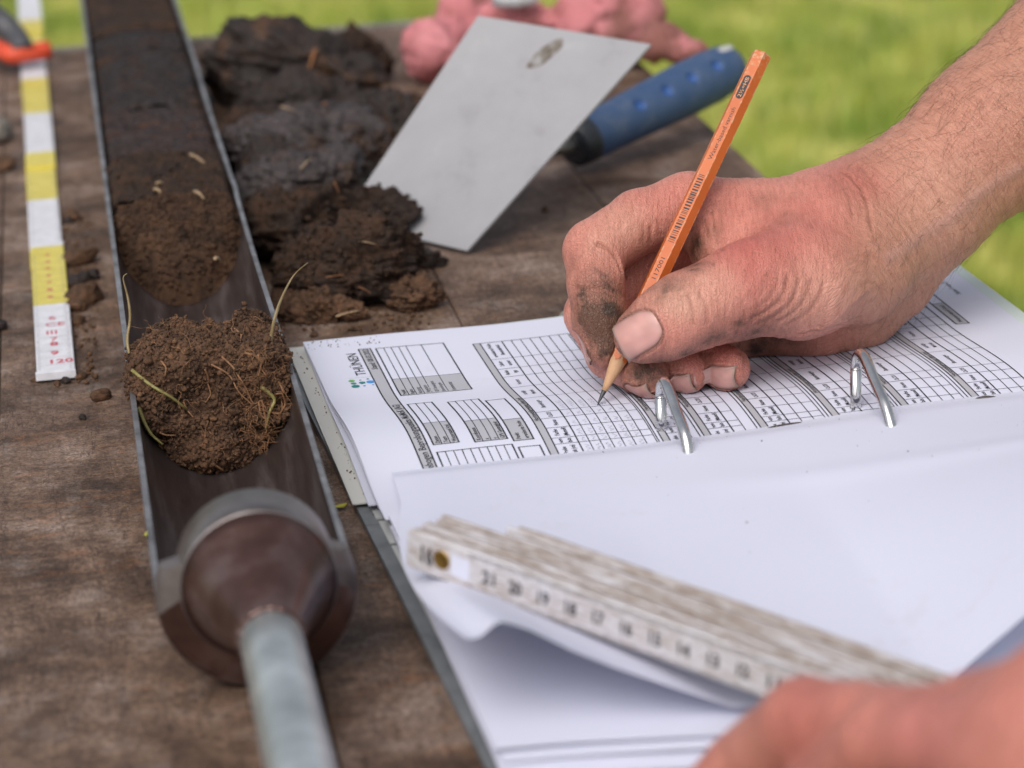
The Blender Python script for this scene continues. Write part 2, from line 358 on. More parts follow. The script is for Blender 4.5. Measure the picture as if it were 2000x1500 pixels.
# ================================================================== SOIL AUGER (half-open steel tube, collar, handle rod)
M_STEEL = simple('stained_steel', [(.25, (.10, .075, .07)), (.5, (.27, .235, .24)), (.75, (.42, .40, .42))], 40, 6, .42, .85, .25, .0004, (1, 1, 1), nr=.65)
M_RIM = simple('bright_steel', [(.3, (.16, .145, .14)), (.52, (.36, .35, .35)), (.75, (.56, .56, .57))], 60, 6, .42, .9, .25, .0004)
M_RUST = simple('brown_stained_cone', [(.3, (.040, .020, .016)), (.5, (.10, .052, .044)), (.66, (.19, .135, .125))], 30, 6, .33, .6, .2, .0005)
M_COLLAR = simple('grey_stained_collar', [(.3, (.10, .08, .076)), (.7, (.27, .25, .25))], 42, 6, .40, .75, .2, .0004)
M_INNER = simple('stained_trough_inside', [(.28, (.035, .024, .021)), (.5, (.10, .075, .070)), (.72, (.26, .22, .215))], 1, 7, .40, .6, .3, .0005, (70, 9, 70), rotz=-math.radians(9.2), nr=.7)
M_GALV = simple('galvanised_steel', [(.3, (.44, .48, .48)), (.7, (.76, .80, .80))], 55, 5, .38, .8, .15, .0003)
auger = thing('soil_auger', 'half-open steel soil auger lying on the table with its core in it', 'soil auger', PQ(41, 900, 0))
AXP, AXZ, RO, RI = 40.8, 31.5, 31.2, 29.2
def trough():
    qs = np.linspace(761, 1960, 60); prof = []
    for r, s in ((RO, 1), (RI, -1)):
        angs = np.linspace(-92, 92, 41) * s
        pts = [(r * math.sin(math.radians(a)), -r * math.cos(math.radians(a))) for a in angs]
        if s == 1: pts = [(-r, 3.5)] + pts[1:-1] + [(r, 3.5)]
        else: pts = [(r, 3.5)] + pts[1:-1] + [(-r, 3.5)]
        prof += pts
    n = len(prof); v = []; f = []; mi = []
    for q in qs:
        wob = .25 * math.sin(q * .021) + (.9 * math.exp(-((q - 1255) / 9) ** 2))
        for k, (x, z) in enumerate(prof):
            dx = wob if (x > 20 and z > -6) else 0
            v.append(PQ(AXP + x + dx, q, AXZ + z))
    for i in range(len(qs) - 1):
        for k in range(n):
            k2 = (k + 1) % n; f.append((i * n + k, i * n + k2, (i + 1) * n + k2, (i + 1) * n + k)); mi.append(1 if (prof[k][1] > 3 and prof[k2][1] > 3) else 0 if k < n // 2 else 2)
    f += [tuple(range(n))[::-1], tuple((len(qs) - 1) * n + k for k in range(n))]; mi += [0, 0]
    o = mk('trough', v, f, M_STEEL, auger, True, mats=[M_STEEL, M_RIM, M_INNER], midx=mi)
    md = o.modifiers.new('split', 'EDGE_SPLIT'); md.split_angle = math.radians(40)
trough()
CZ = 36.5
B = MB(); B.lathe(PQ(AXP + .6, 775, CZ), -EQ, [(0, 22), (0, 23.8), (.8, 24.5), (15, 24.8), (18.8, 24.7), (20.0, 24.2), (20.1, 22)], 64); B.make('collar', M_COLLAR, auger)
def end_ring(name, a0, a1, mat):
    B = MB(); n_ = 30; rows = []
    for rr, q_, mixc in ((31.1, 766, 0), (31.2, 761.5, 0), (30.4, 759.2, 0), (28.0, 757.4, .5), (24.4, 755.6, 1), (23.0, 757.0, 1), (23.5, 766, 1)):
        cz = AXZ + (CZ - AXZ) * mixc; cp = AXP + .6 * mixc
        rows.append([PQ(cp + rr * math.sin(a), q_, cz - rr * math.cos(a)) for a in np.radians(np.linspace(a0, a1, n_))])
    m_ = len(rows); B.add([p for r_ in rows for p in r_], [(i * n_ + k, i * n_ + k + 1, ((i + 1) % m_) * n_ + k + 1, ((i + 1) % m_) * n_ + k) for i in range(m_) for k in range(n_ - 1)] + [tuple(i * n_ for i in range(m_)), tuple(i * n_ + n_ - 1 for i in range(m_))[::-1]])
    o = B.make(name, mat, auger); o.modifiers.new('split', 'EDGE_SPLIT').split_angle = math.radians(50)
M_SHOULDER = simple('brown_grey_shoulder', [(.3, (.085, .06, .054)), (.7, (.24, .215, .21))], 45, 6, .42, .65, .2, .0004)
end_ring('end_ring', -84, 84, M_RUST); end_ring('shoulder', -112, -84, M_SHOULDER); end_ring('shoulder', 84, 112, M_SHOULDER)
B = MB(); B.lathe(PQ(AXP + .6, 755.0, CZ), -EQ, [(0, 23.6), (.3, 24.0), (3.2, 21.4), (12, 18.2), (22, 14.8), (33, 11.0), (38.5, 9.6), (40.5, 9.3), (41, 8.6)], 64); B.make('cone', M_RUST, auger)
B = MB(); B.lathe(PQ(AXP + .6, 715, CZ - .2), -EQ, [(0, 8.6), (0.8, 9.3), (20, 9.3), (330, 9.3), (332, 8.6)], 40); B.make('handle_rod', M_GALV, auger)
B = MB(); wv = []; 
for k in range(60):
    a = k / 60 * 6.283; rb = 1.5 + .35 * math.sin(k * 1.9) + .2 * math.sin(k * .7)
    for m_ in range(8): c_ = m_ / 8 * 6.283; wv.append(PQ(AXP + .6, 715, CZ) + (EP * math.cos(a) + V3(0, 0, 1) * math.sin(a)) * (9.3 + .8 * rb * math.cos(c_)) + EQ * rb * math.sin(c_))
B.add(wv, [(k * 8 + m_, k * 8 + (m_ + 1) % 8, (k + 1) % 60 * 8 + (m_ + 1) % 8, (k + 1) % 60 * 8 + m_) for k in range(60) for m_ in range(8)])
B.make('weld_bead', M_RUST, auger)

# ================================================================== SOIL
M_PEAT = soilmat('dark_peat', (.012, .0085, .008), (.034, .024, .021), (.13, .055, .022), .8, .42, (.075, .038, .020))
M_SMEAR = soilmat('smeared_peat', (.018, .0135, .0135), (.07, .057, .058), (.12, .06, .035), .62, .3, (.05, .028, .018))
M_BROWN = soilmat('brown_peat', (.013, .0075, .0055), (.053, .028, .016), (.24, .10, .04), .95, .15, (.024, .0155, .0125))
M_TOP = soilmat('topsoil', (.040, .022, .013), (.130, .070, .040), (.22, .12, .065), .95, .1)
M_BROWN2 = soilmat('brown_core_soil', (.022, .012, .007), (.085, .044, .024), (.24, .11, .045), .95, .1)
M_CRUMB = soilmat('crumb_soil', (.05, .026, .014), (.155, .082, .044), (.24, .12, .055), .95, .1)
M_ROOT = simple('root_fibre', [(.3, (.17, .075, .03)), (.7, (.36, .19, .095))], 200, rough=.7)
M_DRYGRASS = simple('withered_blade', [(.3, (.23, .165, .07)), (.7, (.42, .33, .18))], 150, rough=.6)
M_STRAW = simple('pale_straw', [(.3, (.26, .17, .09)), (.7, (.44, .31, .19))], 150, rough=.7)
M_GREENBLADE = simple('green_blade', [(.3, (.15, .13, .035)), (.7, (.30, .26, .09))], 150, rough=.55)

core = thing('soil_core', 'long dark peat core lying in the far part of the auger tube', 'soil core', PQ(AXP, 1500, 3))
def coremat(name, dark, mid, brown, rough):
    mt, t, b = new_mat(name); co = coords(t, rotz=-math.radians(9.2))
    def st(v):
        mp = t.nodes.new('ShaderNodeMapping'); mp.inputs['Scale'].default_value = v; L_(t, co, mp.inputs[0]); return mp.outputs[0]
    a = noise(t, st((45, 160, 60)), 1, 6, .7, .4); k = noise(t, st((60, 110, 60)), 1, 5, .7, .8); f = noise(t, co, 600, 4, .7); c = ramp(t, a, [(.3, dark), (.65, mid)]).outputs[0]
    c = mix(t, ramp(t, k, [(.52, (0, 0, 0)), (.68, (1, 1, 1))]).outputs[0], c, brown); c = mix(t, .5, c, ramp(t, f, [(.35, (.5, .48, .47)), (.65, (1.3, 1.28, 1.27))]).outputs[0], 'MULTIPLY')
    L_(t, c, b.inputs['Base Color']); L_(t, ramp(t, k, [(.4, (rough,) * 3), (.6, (.92,) * 3)]).outputs[0], b.inputs['Roughness']); b.inputs['Specular IOR Level'].default_value = .3
    p = bump(t, b, a, .9, .0025); bump(t, b, f, .7, .0008, p); return mt
M_CORE_BLACK = coremat('blackish_core', (.010, .0075, .007), (.036, .028, .027), (.065, .031, .016), .36)
M_CORE_PURPLE = coremat('purplish_core', (.015, .010, .009), (.050, .034, .031), (.085, .038, .02), .40)
def core_layer(q0, q1, mat, seed, crown, amp, lump, endfall=0.0, label=None, tiltend=0.0, grain=0):
    ps = np.linspace(-29.0, 29.0, 59); qs = np.arange(q0, q1 + .1, 1.15)
    pp, qq = np.meshgrid(ps, qs, indexing='ij'); X = np.stack([pp, qq, 0 * pp], -1).reshape(-1, 3)
    z = crown + 3.0 * (1 - (pp / 30) ** 2) + amp * fbm(X / V3(34, 13, 9), 4, seed).reshape(pp.shape) + lump * fbm(X / 5.0, 3, seed + 9, ridged=True).reshape(pp.shape) + .5 * fbm(X / 1.7, 2, seed + 4).reshape(pp.shape)
    edge = np.abs(pp) / 29; z = z - 5.0 * sstep(.88, 1.0, edge)
    e0 = sstep(0, 2.5 + 1.5 * vnoise(X / 7, seed + 3).reshape(pp.shape), qq - q0) ; e1 = sstep(0, 2.2, q1 - qq)
    z = z - 2.6 * (1 - e0) - 2.6 * (1 - e1)
    if endfall:                                              # rounded broken face towards the camera
        qe = q0 + 8 + 20 * (pp / 30) ** 2 + 4 * vnoise(X / 9, seed + 5).reshape(pp.shape); s = np.clip((qq - qe) / endfall, 0, 1)
        z = 2 + (z - 2) * np.sqrt(1 - (1 - s) ** 2)
    zmin = AXZ - np.sqrt(np.maximum(29.1 ** 2 - pp ** 2, 0)) + .3; z = np.maximum(z, zmin)
    P = (EP * (AXP + pp[..., None]) + EQ * qq[..., None] + V3(0, 0, 1) * z[..., None]).reshape(-1, 3)
    nu, nv = pp.shape; idx = np.arange(nu * nv).reshape(nu, nv); F = np.stack([idx[:-1, :-1], idx[1:, :-1], idx[1:, 1:], idx[:-1, 1:]], -1).reshape(-1, 4)
    fl_ = (z - zmin).reshape(-1) < .06; F = F[~fl_[F].all(1)]
    o = mk('soil_layer', P, F, mat, core)
    if label: o['label'] = label
    if grain:
        keep = (z > zmin + 1).reshape(-1); N = vnormals(P, F); gv, gf = granules(P[keep], N[keep], grain, .2, 1.3, seed, 3)
        g = mk('crumbs', gv, gf, mat, o, smooth=False); g['kind'] = 'stuff'
core_layer(1655, 1955, M_BROWN, 1, 34, 3, 1.4, label='brown layer of the core farthest from the camera')
core_layer(1604, 1653, M_CORE_BLACK, 2, 32, 4, 2.0)
core_layer(1440, 1602, M_CORE_BLACK, 3, 31.5, 5.0, 2.0, label='blackish smeared layer of the core')
core_layer(1314, 1437, M_CORE_PURPLE, 4, 32.5, 4.0, 1.6, label='purplish dark smooth layer of the core')
core_layer(1236, 1312, M_BROWN, 5, 36.5, 4, 1.8, label='lumpy brown layer with straw bits', grain=500)
core_layer(1158, 1234, M_BROWN2, 6, 34, 3, 1.5, endfall=46, label='crumbly brown near end of the core', grain=4200)
def straw(pts, r0, r1, mat, parent, name):
    pts = np.asarray(pts, float); tt = np.linspace(0, 1, 10); k = np.linspace(0, 1, len(pts)); C = np.stack([np.interp(tt, k, pts[:, i]) for i in range(3)], 1)
    for _ in range(2): C[1:-1] = (C[:-2] + 2 * C[1:-1] + C[2:]) / 4
    B = MB(); B.tube(C, np.linspace(r0, r1, 10), 5); return B.make(name, mat, parent)
for a, c in (((372, 302, 40), (402, 322, 40)), ((302, 370, 40), (314, 376, 40)), ((380, 374, 40), (398, 388, 40)), ((305, 360, 40), (318, 358, 40)), ((420, 505, 34), (432, 510, 30))):
    straw([U(*a), (U(*a) + U(*c)) / 2 + V3(0, 0, 1), U(*c)], 1.0, .5, M_STRAW, core, 'straw')

# the plug of topsoil with roots
plug = thing('topsoil_plug', 'crumbly brown topsoil plug with roots and grass blades in the near auger tube', 'soil plug', PQ(38, 985, 3))
def make_plug():
    def f(P):
        p = P @ EP - AXP; q = P @ EQ; z = P[:, 2] - AXZ
        n1 = fbm(P / 15, 3, 21); n2 = fbm(P / 4.5, 3, 31)
        # far top face at q~1022 z~+20, crest, front slope to q~950 at the tube floor
        rad = np.sqrt(p ** 2 + z ** 2 * .95) - 29.3
        dome = z - (13.5 + 2.0 * (1 - (p / 30) ** 2) - (q - 960) * .09)
        front = (965 - q) * .62 - (z + 30) * -.42 - 4.0            # sloping near face
        front = 947.5 - q + .16 * (z + 28) + np.where(z < -12, 2.5 * (np.abs(p) / 16) ** 2, 0) + 3.5 * np.exp(-((z + 2) / 9) ** 2) * (1 - np.abs(p) / 34)
        back = (q - 1006) * .95 - 1.0 + (np.abs(p) / 30) ** 2 * 3
        d = -smin(-rad, -dome, 7); d = -smin(-d, -front, 9); d = -smin(-d, -back, 6)
        lump = np.linalg.norm((P - PQ(59, 998, 43)) / V3(1, 1, 1.0), axis=1) - 6.8
        lump2 = np.linalg.norm((P - PQ(30, 1000, 41)) / V3(1.6, 1, 1), axis=1) - 5.4
        l3 = np.linalg.norm((P - PQ(37, 953, 9)) / V3(1.4, 1, .8), axis=1) - 7.5
        d = smin(smin(smin(d, lump, 5), lump2, 5), l3, 9)
        d = d + 3.2 * n1 + 2.4 * n2 - 1.2 * np.maximum(fbm(P / 9, 2, 36, ridged=True), 0)
        tube = np.maximum(np.sqrt(p ** 2 + np.minimum(z, 0) ** 2) - 28.9, -1e9)
        return np.where(z < 1, np.maximum(d, tube), d)
    P, F = surface_nets(f, PQ(2, 935, 1) - V3(8, 0, 0), PQ(80, 1036, 66) + V3(2, 8, 0), 1.05)
    N = vnormals(P, F); P = P + N * (1.1 * fbm(P / 2.6, 2, 5, ridged=True) + .5 * vnoise(P / 1.0, 6))[:, None]
    o = mk('soil_body', P, F, M_TOP, plug)
    view = (N @ -fw) > .02; Pv, Nv = P[view], N[view]
    gv, gf = granules(Pv, Nv, 11000, .15, 1.1, 77, 3.0); g = mk('crumbs', gv, gf, M_TOP, plug, smooth=False); g['kind'] = 'stuff'
    gv, gf = granules(Pv, Nv, 900, .2, 1.7, 78, 3.6); g = mk('crumbs', gv, gf, M_CRUMB, plug, smooth=False); g['kind'] = 'stuff'
    return Pv, Nv
PLP, PLN = make_plug()
def project(P):
    d = np.asarray(P, float) - EYE; z = d @ fw; return np.stack([1000 + FPX * (d @ rt) / z, 750 - FPX * (d @ up) / z, z], -1)
PLX = project(PLP)
def on_plug(px, py, lift=0.6):
    d = (PLX[:, 0] - px) ** 2 + (PLX[:, 1] - py) ** 2; k = np.argsort(d)[:12]; j = k[np.argmin(PLX[k, 2])]; return PLP[j] + PLN[j] * lift
def root_path(pix, lift=.8, sub=6):
    pts = np.array([on_plug(x, y, lift) for x, y in pix]); n = len(pts) * sub; tt = np.linspace(0, 1, n); k = np.linspace(0, 1, len(pts))
    C = np.stack([np.interp(tt, k, pts[:, i]) for i in range(3)], 1)
    for _ in range(4): C[1:-1] = (C[:-2] + 2 * C[1:-1] + C[2:]) / 4
    return C
named_roots = [[(432, 690), (452, 712), (470, 735), (482, 760), (498, 788), (512, 790)], [(420, 712), (445, 735), (470, 762), (488, 790), (480, 800)], [(475, 688), (497, 692), (506, 710), (505, 738)], [(508, 700), (514, 720), (516, 735)], [(360, 790), (372, 800), (380, 812)],
               [(512, 790), (518, 800), (522, 815), (518, 835), (525, 850)], [(540, 770), (552, 775), (556, 790), (545, 815), (535, 840)], [(520, 840), (530, 850), (528, 870), (515, 880)], [(405, 720), (412, 735), (408, 755), (415, 775), (405, 790)], [(548, 740), (553, 755), (556, 775)],
               [(320, 705), (328, 718), (332, 728)], [(500, 790), (505, 808), (515, 815), (528, 800)], [(310, 845), (325, 850), (340, 848)], [(420, 910), (432, 920), (436, 928)], [(300, 850), (318, 862), (340, 868)], [(460, 640), (470, 655), (468, 668)], [(530, 800), (540, 810), (548, 800), (552, 780)]]
for pix in named_roots:
    B = MB(); C = root_path(pix); B.tube(C, np.linspace(.42, .2, len(C)), 5); B.make('root', M_ROOT, plug)
B = MB()
for k in range(420):                                          # fine rootlets, too many to pick apart
    right = k % 3 != 0
    x0, y0 = (470 + 85 * rng.random(), 690 + 190 * rng.random()) if right else (270 + 280 * rng.random(), 600 + 300 * rng.random())
    a = on_plug(x0, y0, .5); dr = nrm(rng.normal(0, 1, 3)); L = 2 + 5 * rng.random(); c = nrm(rng.normal(0, 1, 3)); tt = np.linspace(0, 1, 8)[:, None]
    C = a + dr * L * tt * .8 + c * L * .9 * tt * tt + np.sin(tt * 9 + k) * nrm(np.cross(dr, c)) * L * .12 + V3(0, -.25, .4) * L * tt * (1 - tt); B.tube(C, np.linspace(.15, .07, 8), 3, cap=False)
o = B.make('rootlets', M_ROOT, plug); o['kind'] = 'stuff'
def ribbon(name, pts, w0, mat, parent, twist=.4):
    pts = np.asarray(pts, float); n = 22; k = np.linspace(0, 1, len(pts)); tt = np.linspace(0, 1, n); C = np.stack([np.interp(tt, k, pts[:, i]) for i in range(3)], 1)
    for _ in range(3): C[1:-1] = (C[:-2] + 2 * C[1:-1] + C[2:]) / 4
    T = np.gradient(C, axis=0); v = []
    for i in range(n):
        s = nrm(np.cross(T[i], fw)); s = nrm(s * math.cos(twist * i / n * 3) + np.cross(nrm(T[i]), s) * math.sin(twist * i / n * 3)); wd = w0 * (1 - (i / (n - 1)) ** 2.2) + .15
        u2 = nrm(np.cross(T[i], s)); v += [C[i] - s * wd / 2, C[i] + u2 * .25, C[i] + s * wd / 2, C[i] - u2 * .12]
    f = [(i * 4 + k, i * 4 + (k + 1) % 4, i * 4 + 4 + (k + 1) % 4, i * 4 + 4 + k) for i in range(n - 1) for k in range(4)]
    return mk(name, v, f, mat, parent)
def zc(px, py, q): # point on the vertical plane at distance q, seen at a pixel
    d = fw * FPX + rt * (px - 1000) - up * (py - 750); tt = (q - EYE @ EQ) / (d @ EQ); return EYE + d * tt
ribbon('grass_blade', [zc(530, 712, 968), zc(528, 690, 967), zc(530, 650, 966), zc(541, 602, 965), zc(560, 560, 964), zc(576, 532, 962), zc(601, 513, 958)], 1.4, M_DRYGRASS, plug)
ribbon('grass_blade', [zc(252, 690, 985), zc(247, 660, 987), zc(256, 625, 988), zc(252, 590, 988), zc(246, 565, 987), zc(238, 540, 986), zc(248, 534, 984)], 1.2, M_DRYGRASS, plug)
straw([on_plug(262, 724, 1.5), on_plug(300, 752, 2.5), on_plug(335, 780, 2.5), on_plug(368, 806, 1.0)], 0.8, .5, M_GREENBLADE, plug, 'stem')
straw([on_plug(513, 758, 1.0), on_plug(534, 776, 2.0), on_plug(530, 800, 2.0), on_plug(520, 836, 1.0)], .8, .5, M_GREENBLADE, plug, 'stem')
straw([zc(270, 795, 950), zc(282, 825, 948), zc(295, 850, 946), zc(318, 868, 944)], .9, .4, M_GREENBLADE, plug, 'stem')

# loose clods and crumbs on the table
def clod(name, label, px, py, size, seed, mat, rot=0.0, z0=0.0, sub=5, rough=1.0, grain=0, group='dark peat clods heaped beside the auger', cat='clod', blocky=.85):
    V, F = ICO[sub]; r_ = np.random.default_rng(seed)
    pl = np.array([nrm(x) for x in r_.normal(0, 1, (10, 3))]); h = .60 + .4 * r_.random(10)
    den = np.maximum(V @ pl.T, 1e-3) / h; rr = 1 / np.power((den ** 16).sum(1), 1 / 16.0); rr = np.clip(rr, .55, 1.35)
    rr = blocky * rr + (1 - blocky) * .95
    S = np.asarray(size, float); X = V * rr[:, None] * S
    mm = S.mean()
    mm = float(mm)
    tl = nrm(V3(r_.normal(0, .35), r_.normal(0, .35), 1)); lay = (X @ tl)[:, None] * tl; XL = (X - lay) + lay * 3.2
    n = fbm(X / (mm * .8) + seed, 3, seed, .5) * .30 * mm * rough + fbm(XL / (mm * .55) + seed, 4, seed + 5, .55, ridged=True) * .26 * mm * rough + (fbm(X / 5.0, 3, seed + 7, ridged=True) * 1.6 + fbm(X / 2.0, 2, seed + 8) * .9) * rough * min(1, mm / 12)
    X = X + V * n[:, None]; c, s = math.cos(rot), math.sin(rot)
    X = X @ np.array([[c, s, 0], [-s, c, 0], [0, 0, 1]]); X[:, 2] = np.where(X[:, 2] < -S[2] * .62, -S[2] * .62 + (X[:, 2] + S[2] * .62) * .05, X[:, 2])
    X[:, 2] -= X[:, 2].min()
    cen = U(px, py, z0 + S[2] * .8); X = X + V3(cen[0], cen[1], z0)
    o = mk(name, X, F, mat)
    tag(o, label, cat, group)
    if grain:
        N = vnormals(X, F); keep = (N @ -fw) > -.1; gv, gf = granules(X[keep], N[keep], int(grain * .8), .22, 1.7, seed, 3.2)
        g = mk('crumbs', gv, gf, mat, o, smooth=False); g['kind'] = 'stuff'
    return o
CL = [('large dark peat clod at the back of the heap near the table edge', 598, 138, (46, 40, 31), 11, M_PEAT, .2, 0, 0, 400),
      ('black peat clod against the far auger rim', 474, 146, (21, 34, 23), 12, M_PEAT, .5, 0, 0, 250),
      ('small brown clod at the right end of the back row', 706, 110, (17, 19, 18), 13, M_BROWN, .3, 0, 0, 150),
      ('long thin dark clod across the middle of the heap', 604, 214, (43, 24, 18), 14, M_PEAT, -.1, 0, 0, 400),
      ('blackish clod lying beside the upper edge of the trowel blade', 735, 232, (23, 28, 18), 15, M_PEAT, .8, 0, 0, 250),
      ('grey-sheened smooth peat slab in the middle of the heap', 612, 272, (36, 28, 20), 16, M_SMEAR, -.15, 6, 0, 150),
      ('brown clod touching the auger rim in mid heap', 522, 280, (19, 28, 18), 17, M_BROWN, .4, 0, 0, 600),
      ('purplish dark clod behind the crumbly brown ones', 606, 350, (29, 25, 19), 18, M_SMEAR, .1, 3, 0, 200),
      ('dark torn clod leaning to the auger rim', 545, 345, (18, 28, 19), 25, M_PEAT, .3, 0, 0, 500),
      ('ragged dark brown clod with jagged tip on the trowel blade', 640, 424, (34, 19, 9.5), 19, M_BROWN, -.2, 6, 0, 1500),
      ('crumbly brown clod low beside the auger rim', 578, 442, (29, 28, 17), 20, M_BROWN, .25, 0, 0, 1600),
      ('broad flaky brown clod at the front of the heap', 705, 512, (33, 22, 19), 21, M_BROWN, .12, 2, 0, 1800),
      ('rough brown clod at the front left of the heap', 612, 525, (23, 21, 14), 24, M_BROWN, -.3, 0, 0, 1400),
      ('small fist-shaped crumb under the broad flaky clod', 800, 572, (10.5, 9, 8), 22, M_TOP, .2, 0, 0, 700),
      ('low flat crumbly lump nearest to the white forms', 625, 597, (16, 12, 6), 23, M_TOP, .1, 0, 0, 900),
      ('thin spread of crumbs left of the low flat lump', 572, 600, (11, 14, 4.5), 26, M_TOP, .6, 0, 0, 600),
      ('small black lump by the right end of the flaky clod', 832, 506, (7.5, 6.5, 4.5), 27, M_PEAT, .2, 0, 0, 60)]
for k, (lab, px, py, sz, sd, mtl, rot, z0, _, gr) in enumerate(CL):
    clod('soil_clod', lab, px, py, sz, sd, mtl, rot, z0, grain=int(gr * (.7 if mtl is M_BROWN else .2)), rough=1.15 if mtl is M_BROWN or mtl is M_TOP else .85)
def clod_fibre(px, py, dx, dy, r, mat):         # a straw or root bit lying on the clod seen at a pixel
    best = None
    for o in bpy.data.objects:
        if o.name.startswith('soil_clod') and o.parent is None:
            X = np.array([v.co[:] for v in o.data.vertices]) * 1000 + np.array(o['_o']); q = project(X); k = np.argsort((q[:, 0] - px) ** 2 + (q[:, 1] - py) ** 2)[:6]; j = k[np.argmin(q[k, 2])]; dd = math.hypot(q[j, 0] - px, q[j, 1] - py)
            if dd < 12 and (best is None or q[j, 2] < best[1]): best = (X[j], q[j, 2], o)
    if best is None: return
    a = best[0] - fw * 1.6; m_ = best[1] / FPX; e = a + rt * dx * m_ - up * dy * m_; straw([a, (a + e) / 2 - fw * .8 + up * .4, e], r, r * .5, mat, best[2], 'fibre')
M_FIBRE = simple('orange_fibre', [(.3, (.16, .062, .022)), (.7, (.33, .145, .06))], 200, rough=.8)
for q in ((618, 96, -12, 40, 1.5, M_FIBRE), (545, 200, 26, 10, .6, M_STRAW), (640, 200, -24, 8, .6, M_FIBRE), (590, 330, 20, -20, .45, M_STRAW), (650, 360, 10, 22, .4, M_FIBRE), (600, 400, 20, 16, .4, M_FIBRE), (700, 470, 34, 6, .35, M_STRAW), (640, 540, 36, -4, .3, M_FIBRE), (700, 560, 24, 12, .3, M_FIBRE), (655, 618, 46, -12, .6, M_STRAW)): clod_fibre(*q)
for lab, px, py, sz, sd in (('dark oblong crumb on bare wood left of the plug', 195, 771, (4.6, 3.6, 2.6), 41), ('small round crumb on the wood below the oblong one', 161, 814, (1.7, 1.7, 1.4), 42), ('loose clod lying halfway along the striped rule', 152, 500, (6, 9, 4.5), 43),
                            ('brown clod touching the yellow end of the rule', 165, 572, (7, 11, 5), 44), ('small crumb right of the yellow band', 181, 536, (3.6, 3.2, 2.6), 45), ('crumb beside the white end of the rule', 152, 626, (3.4, 2.6, 2.0), 46), ('crumb behind the low end of the rule', 157, 734, (2.6, 2.0, 1.7), 47),
                            ('pair-sized crumb in front of the rule end', 128, 742, (2.6, 1.8, 1.5), 48), ('tiny crumb in front of the rule end', 112, 748, (1.6, 1.3, 1.2), 49), ('flat crumb at the left corner of the rule end', 74, 740, (2.6, 1.6, 1.2), 50), ('lone crumb at the left edge of the picture', 3, 633, (4, 3, 2.5), 51),
                            ('dark crumb near the grey stone', 8, 316, (6, 6, 5), 52), ('crumb between rule and auger near its middle', 140, 420, (4, 4, 3), 53), ('small crumb by the auger left side', 132, 430, (3, 3, 2), 54), ('speck of soil on the wood under the trowel', 1064, 408, (2, 2, 1.2), 55), ('tiny crumb above the corner of the forms', 613, 652, (1.9, 1.6, 1.3), 56),
                            ('crumb strip between yellow band and auger', 148, 545, (5, 8, 2.5), 57), ('lump under the lower yellow band edge', 150, 597, (5, 5, 2.4), 58)):
    clod('soil_crumb', lab, px, py, sz, sd, M_TOP if sd % 3 else M_PEAT, sd * .7, 0, sub=3, grain=0, rough=.5, group='soil crumbs scattered on the table', cat='soil crumb', blocky=.7)
B = MB()
for _ in range(1500):
    if rng.random() < .6: a = U(540 + 300 * rng.random(), 430 + 215 * rng.random() ** .8, .3)
    else: a = U(100 + 90 * rng.random(), 420 + 330 * rng.random(), .3)
    r = .3 + 1.0 * rng.random() ** 4; B.add(a + ICO[0][0] * r * V3(1, 1, .8) + V3(0, 0, r * .5), ICO[0][1])
o = B.make('soil_dust', M_CRUMB); o['kind'] = 'stuff'; o['label'] = 'fine brown soil grains sprinkled over the table top'; o['category'] = 'soil'
M_STONE = simple('grey_stone', [(.3, (.14, .12, .10)), (.7, (.30, .27, .23))], 90, rough=.8, bs=.3)
clod('stone', 'greyish stone cut off by the left picture edge', -8, 250, (9, 16, 9), 61, M_STONE, 0, 0, sub=3, rough=.3, group='stones', cat='stone', blocky=.3)
del bpy.data.objects['stone']['group']
for lab, px, py, L, an in (('yellow-green leaf scrap on the wood left of the auger collar', 291, 1040, 8, 1.3), ('yellowish leaf scrap between collar and binder', 665, 988, 5, .3)):
    c = U(px, py, 1.5); d = EP * math.cos(an) + EQ * math.sin(an); s = V3(-d[1], d[0], 0); v = []
    for i in range(7):
        k = i / 6 - .5; wd = 1.5 * (1 - (2 * k) ** 2) + .2; v += [c + d * L * k - s * wd, c + d * L * k + V3(0, 0, .7), c + d * L * k + s * wd, c + d * L * k - V3(0, 0, .4)]
    tag(mk('leaf_scrap', v, [(i * 4 + j, i * 4 + (j + 1) % 4, i * 4 + 4 + (j + 1) % 4, i * 4 + 4 + j) for i in range(6) for j in range(4)], simple('leaf_yellow', [(.5, (.45, .42, .05))], 10)), lab, 'leaf')
for lab, px, py in (('pebble half hidden behind the index finger at the form edge', 1118, 622),):
    clod('pebble', lab, px, py, (6, 5, 5), 63, M_STONE, 0, 0, sub=3, rough=.25, group=None, cat='pebble', blocky=.3)

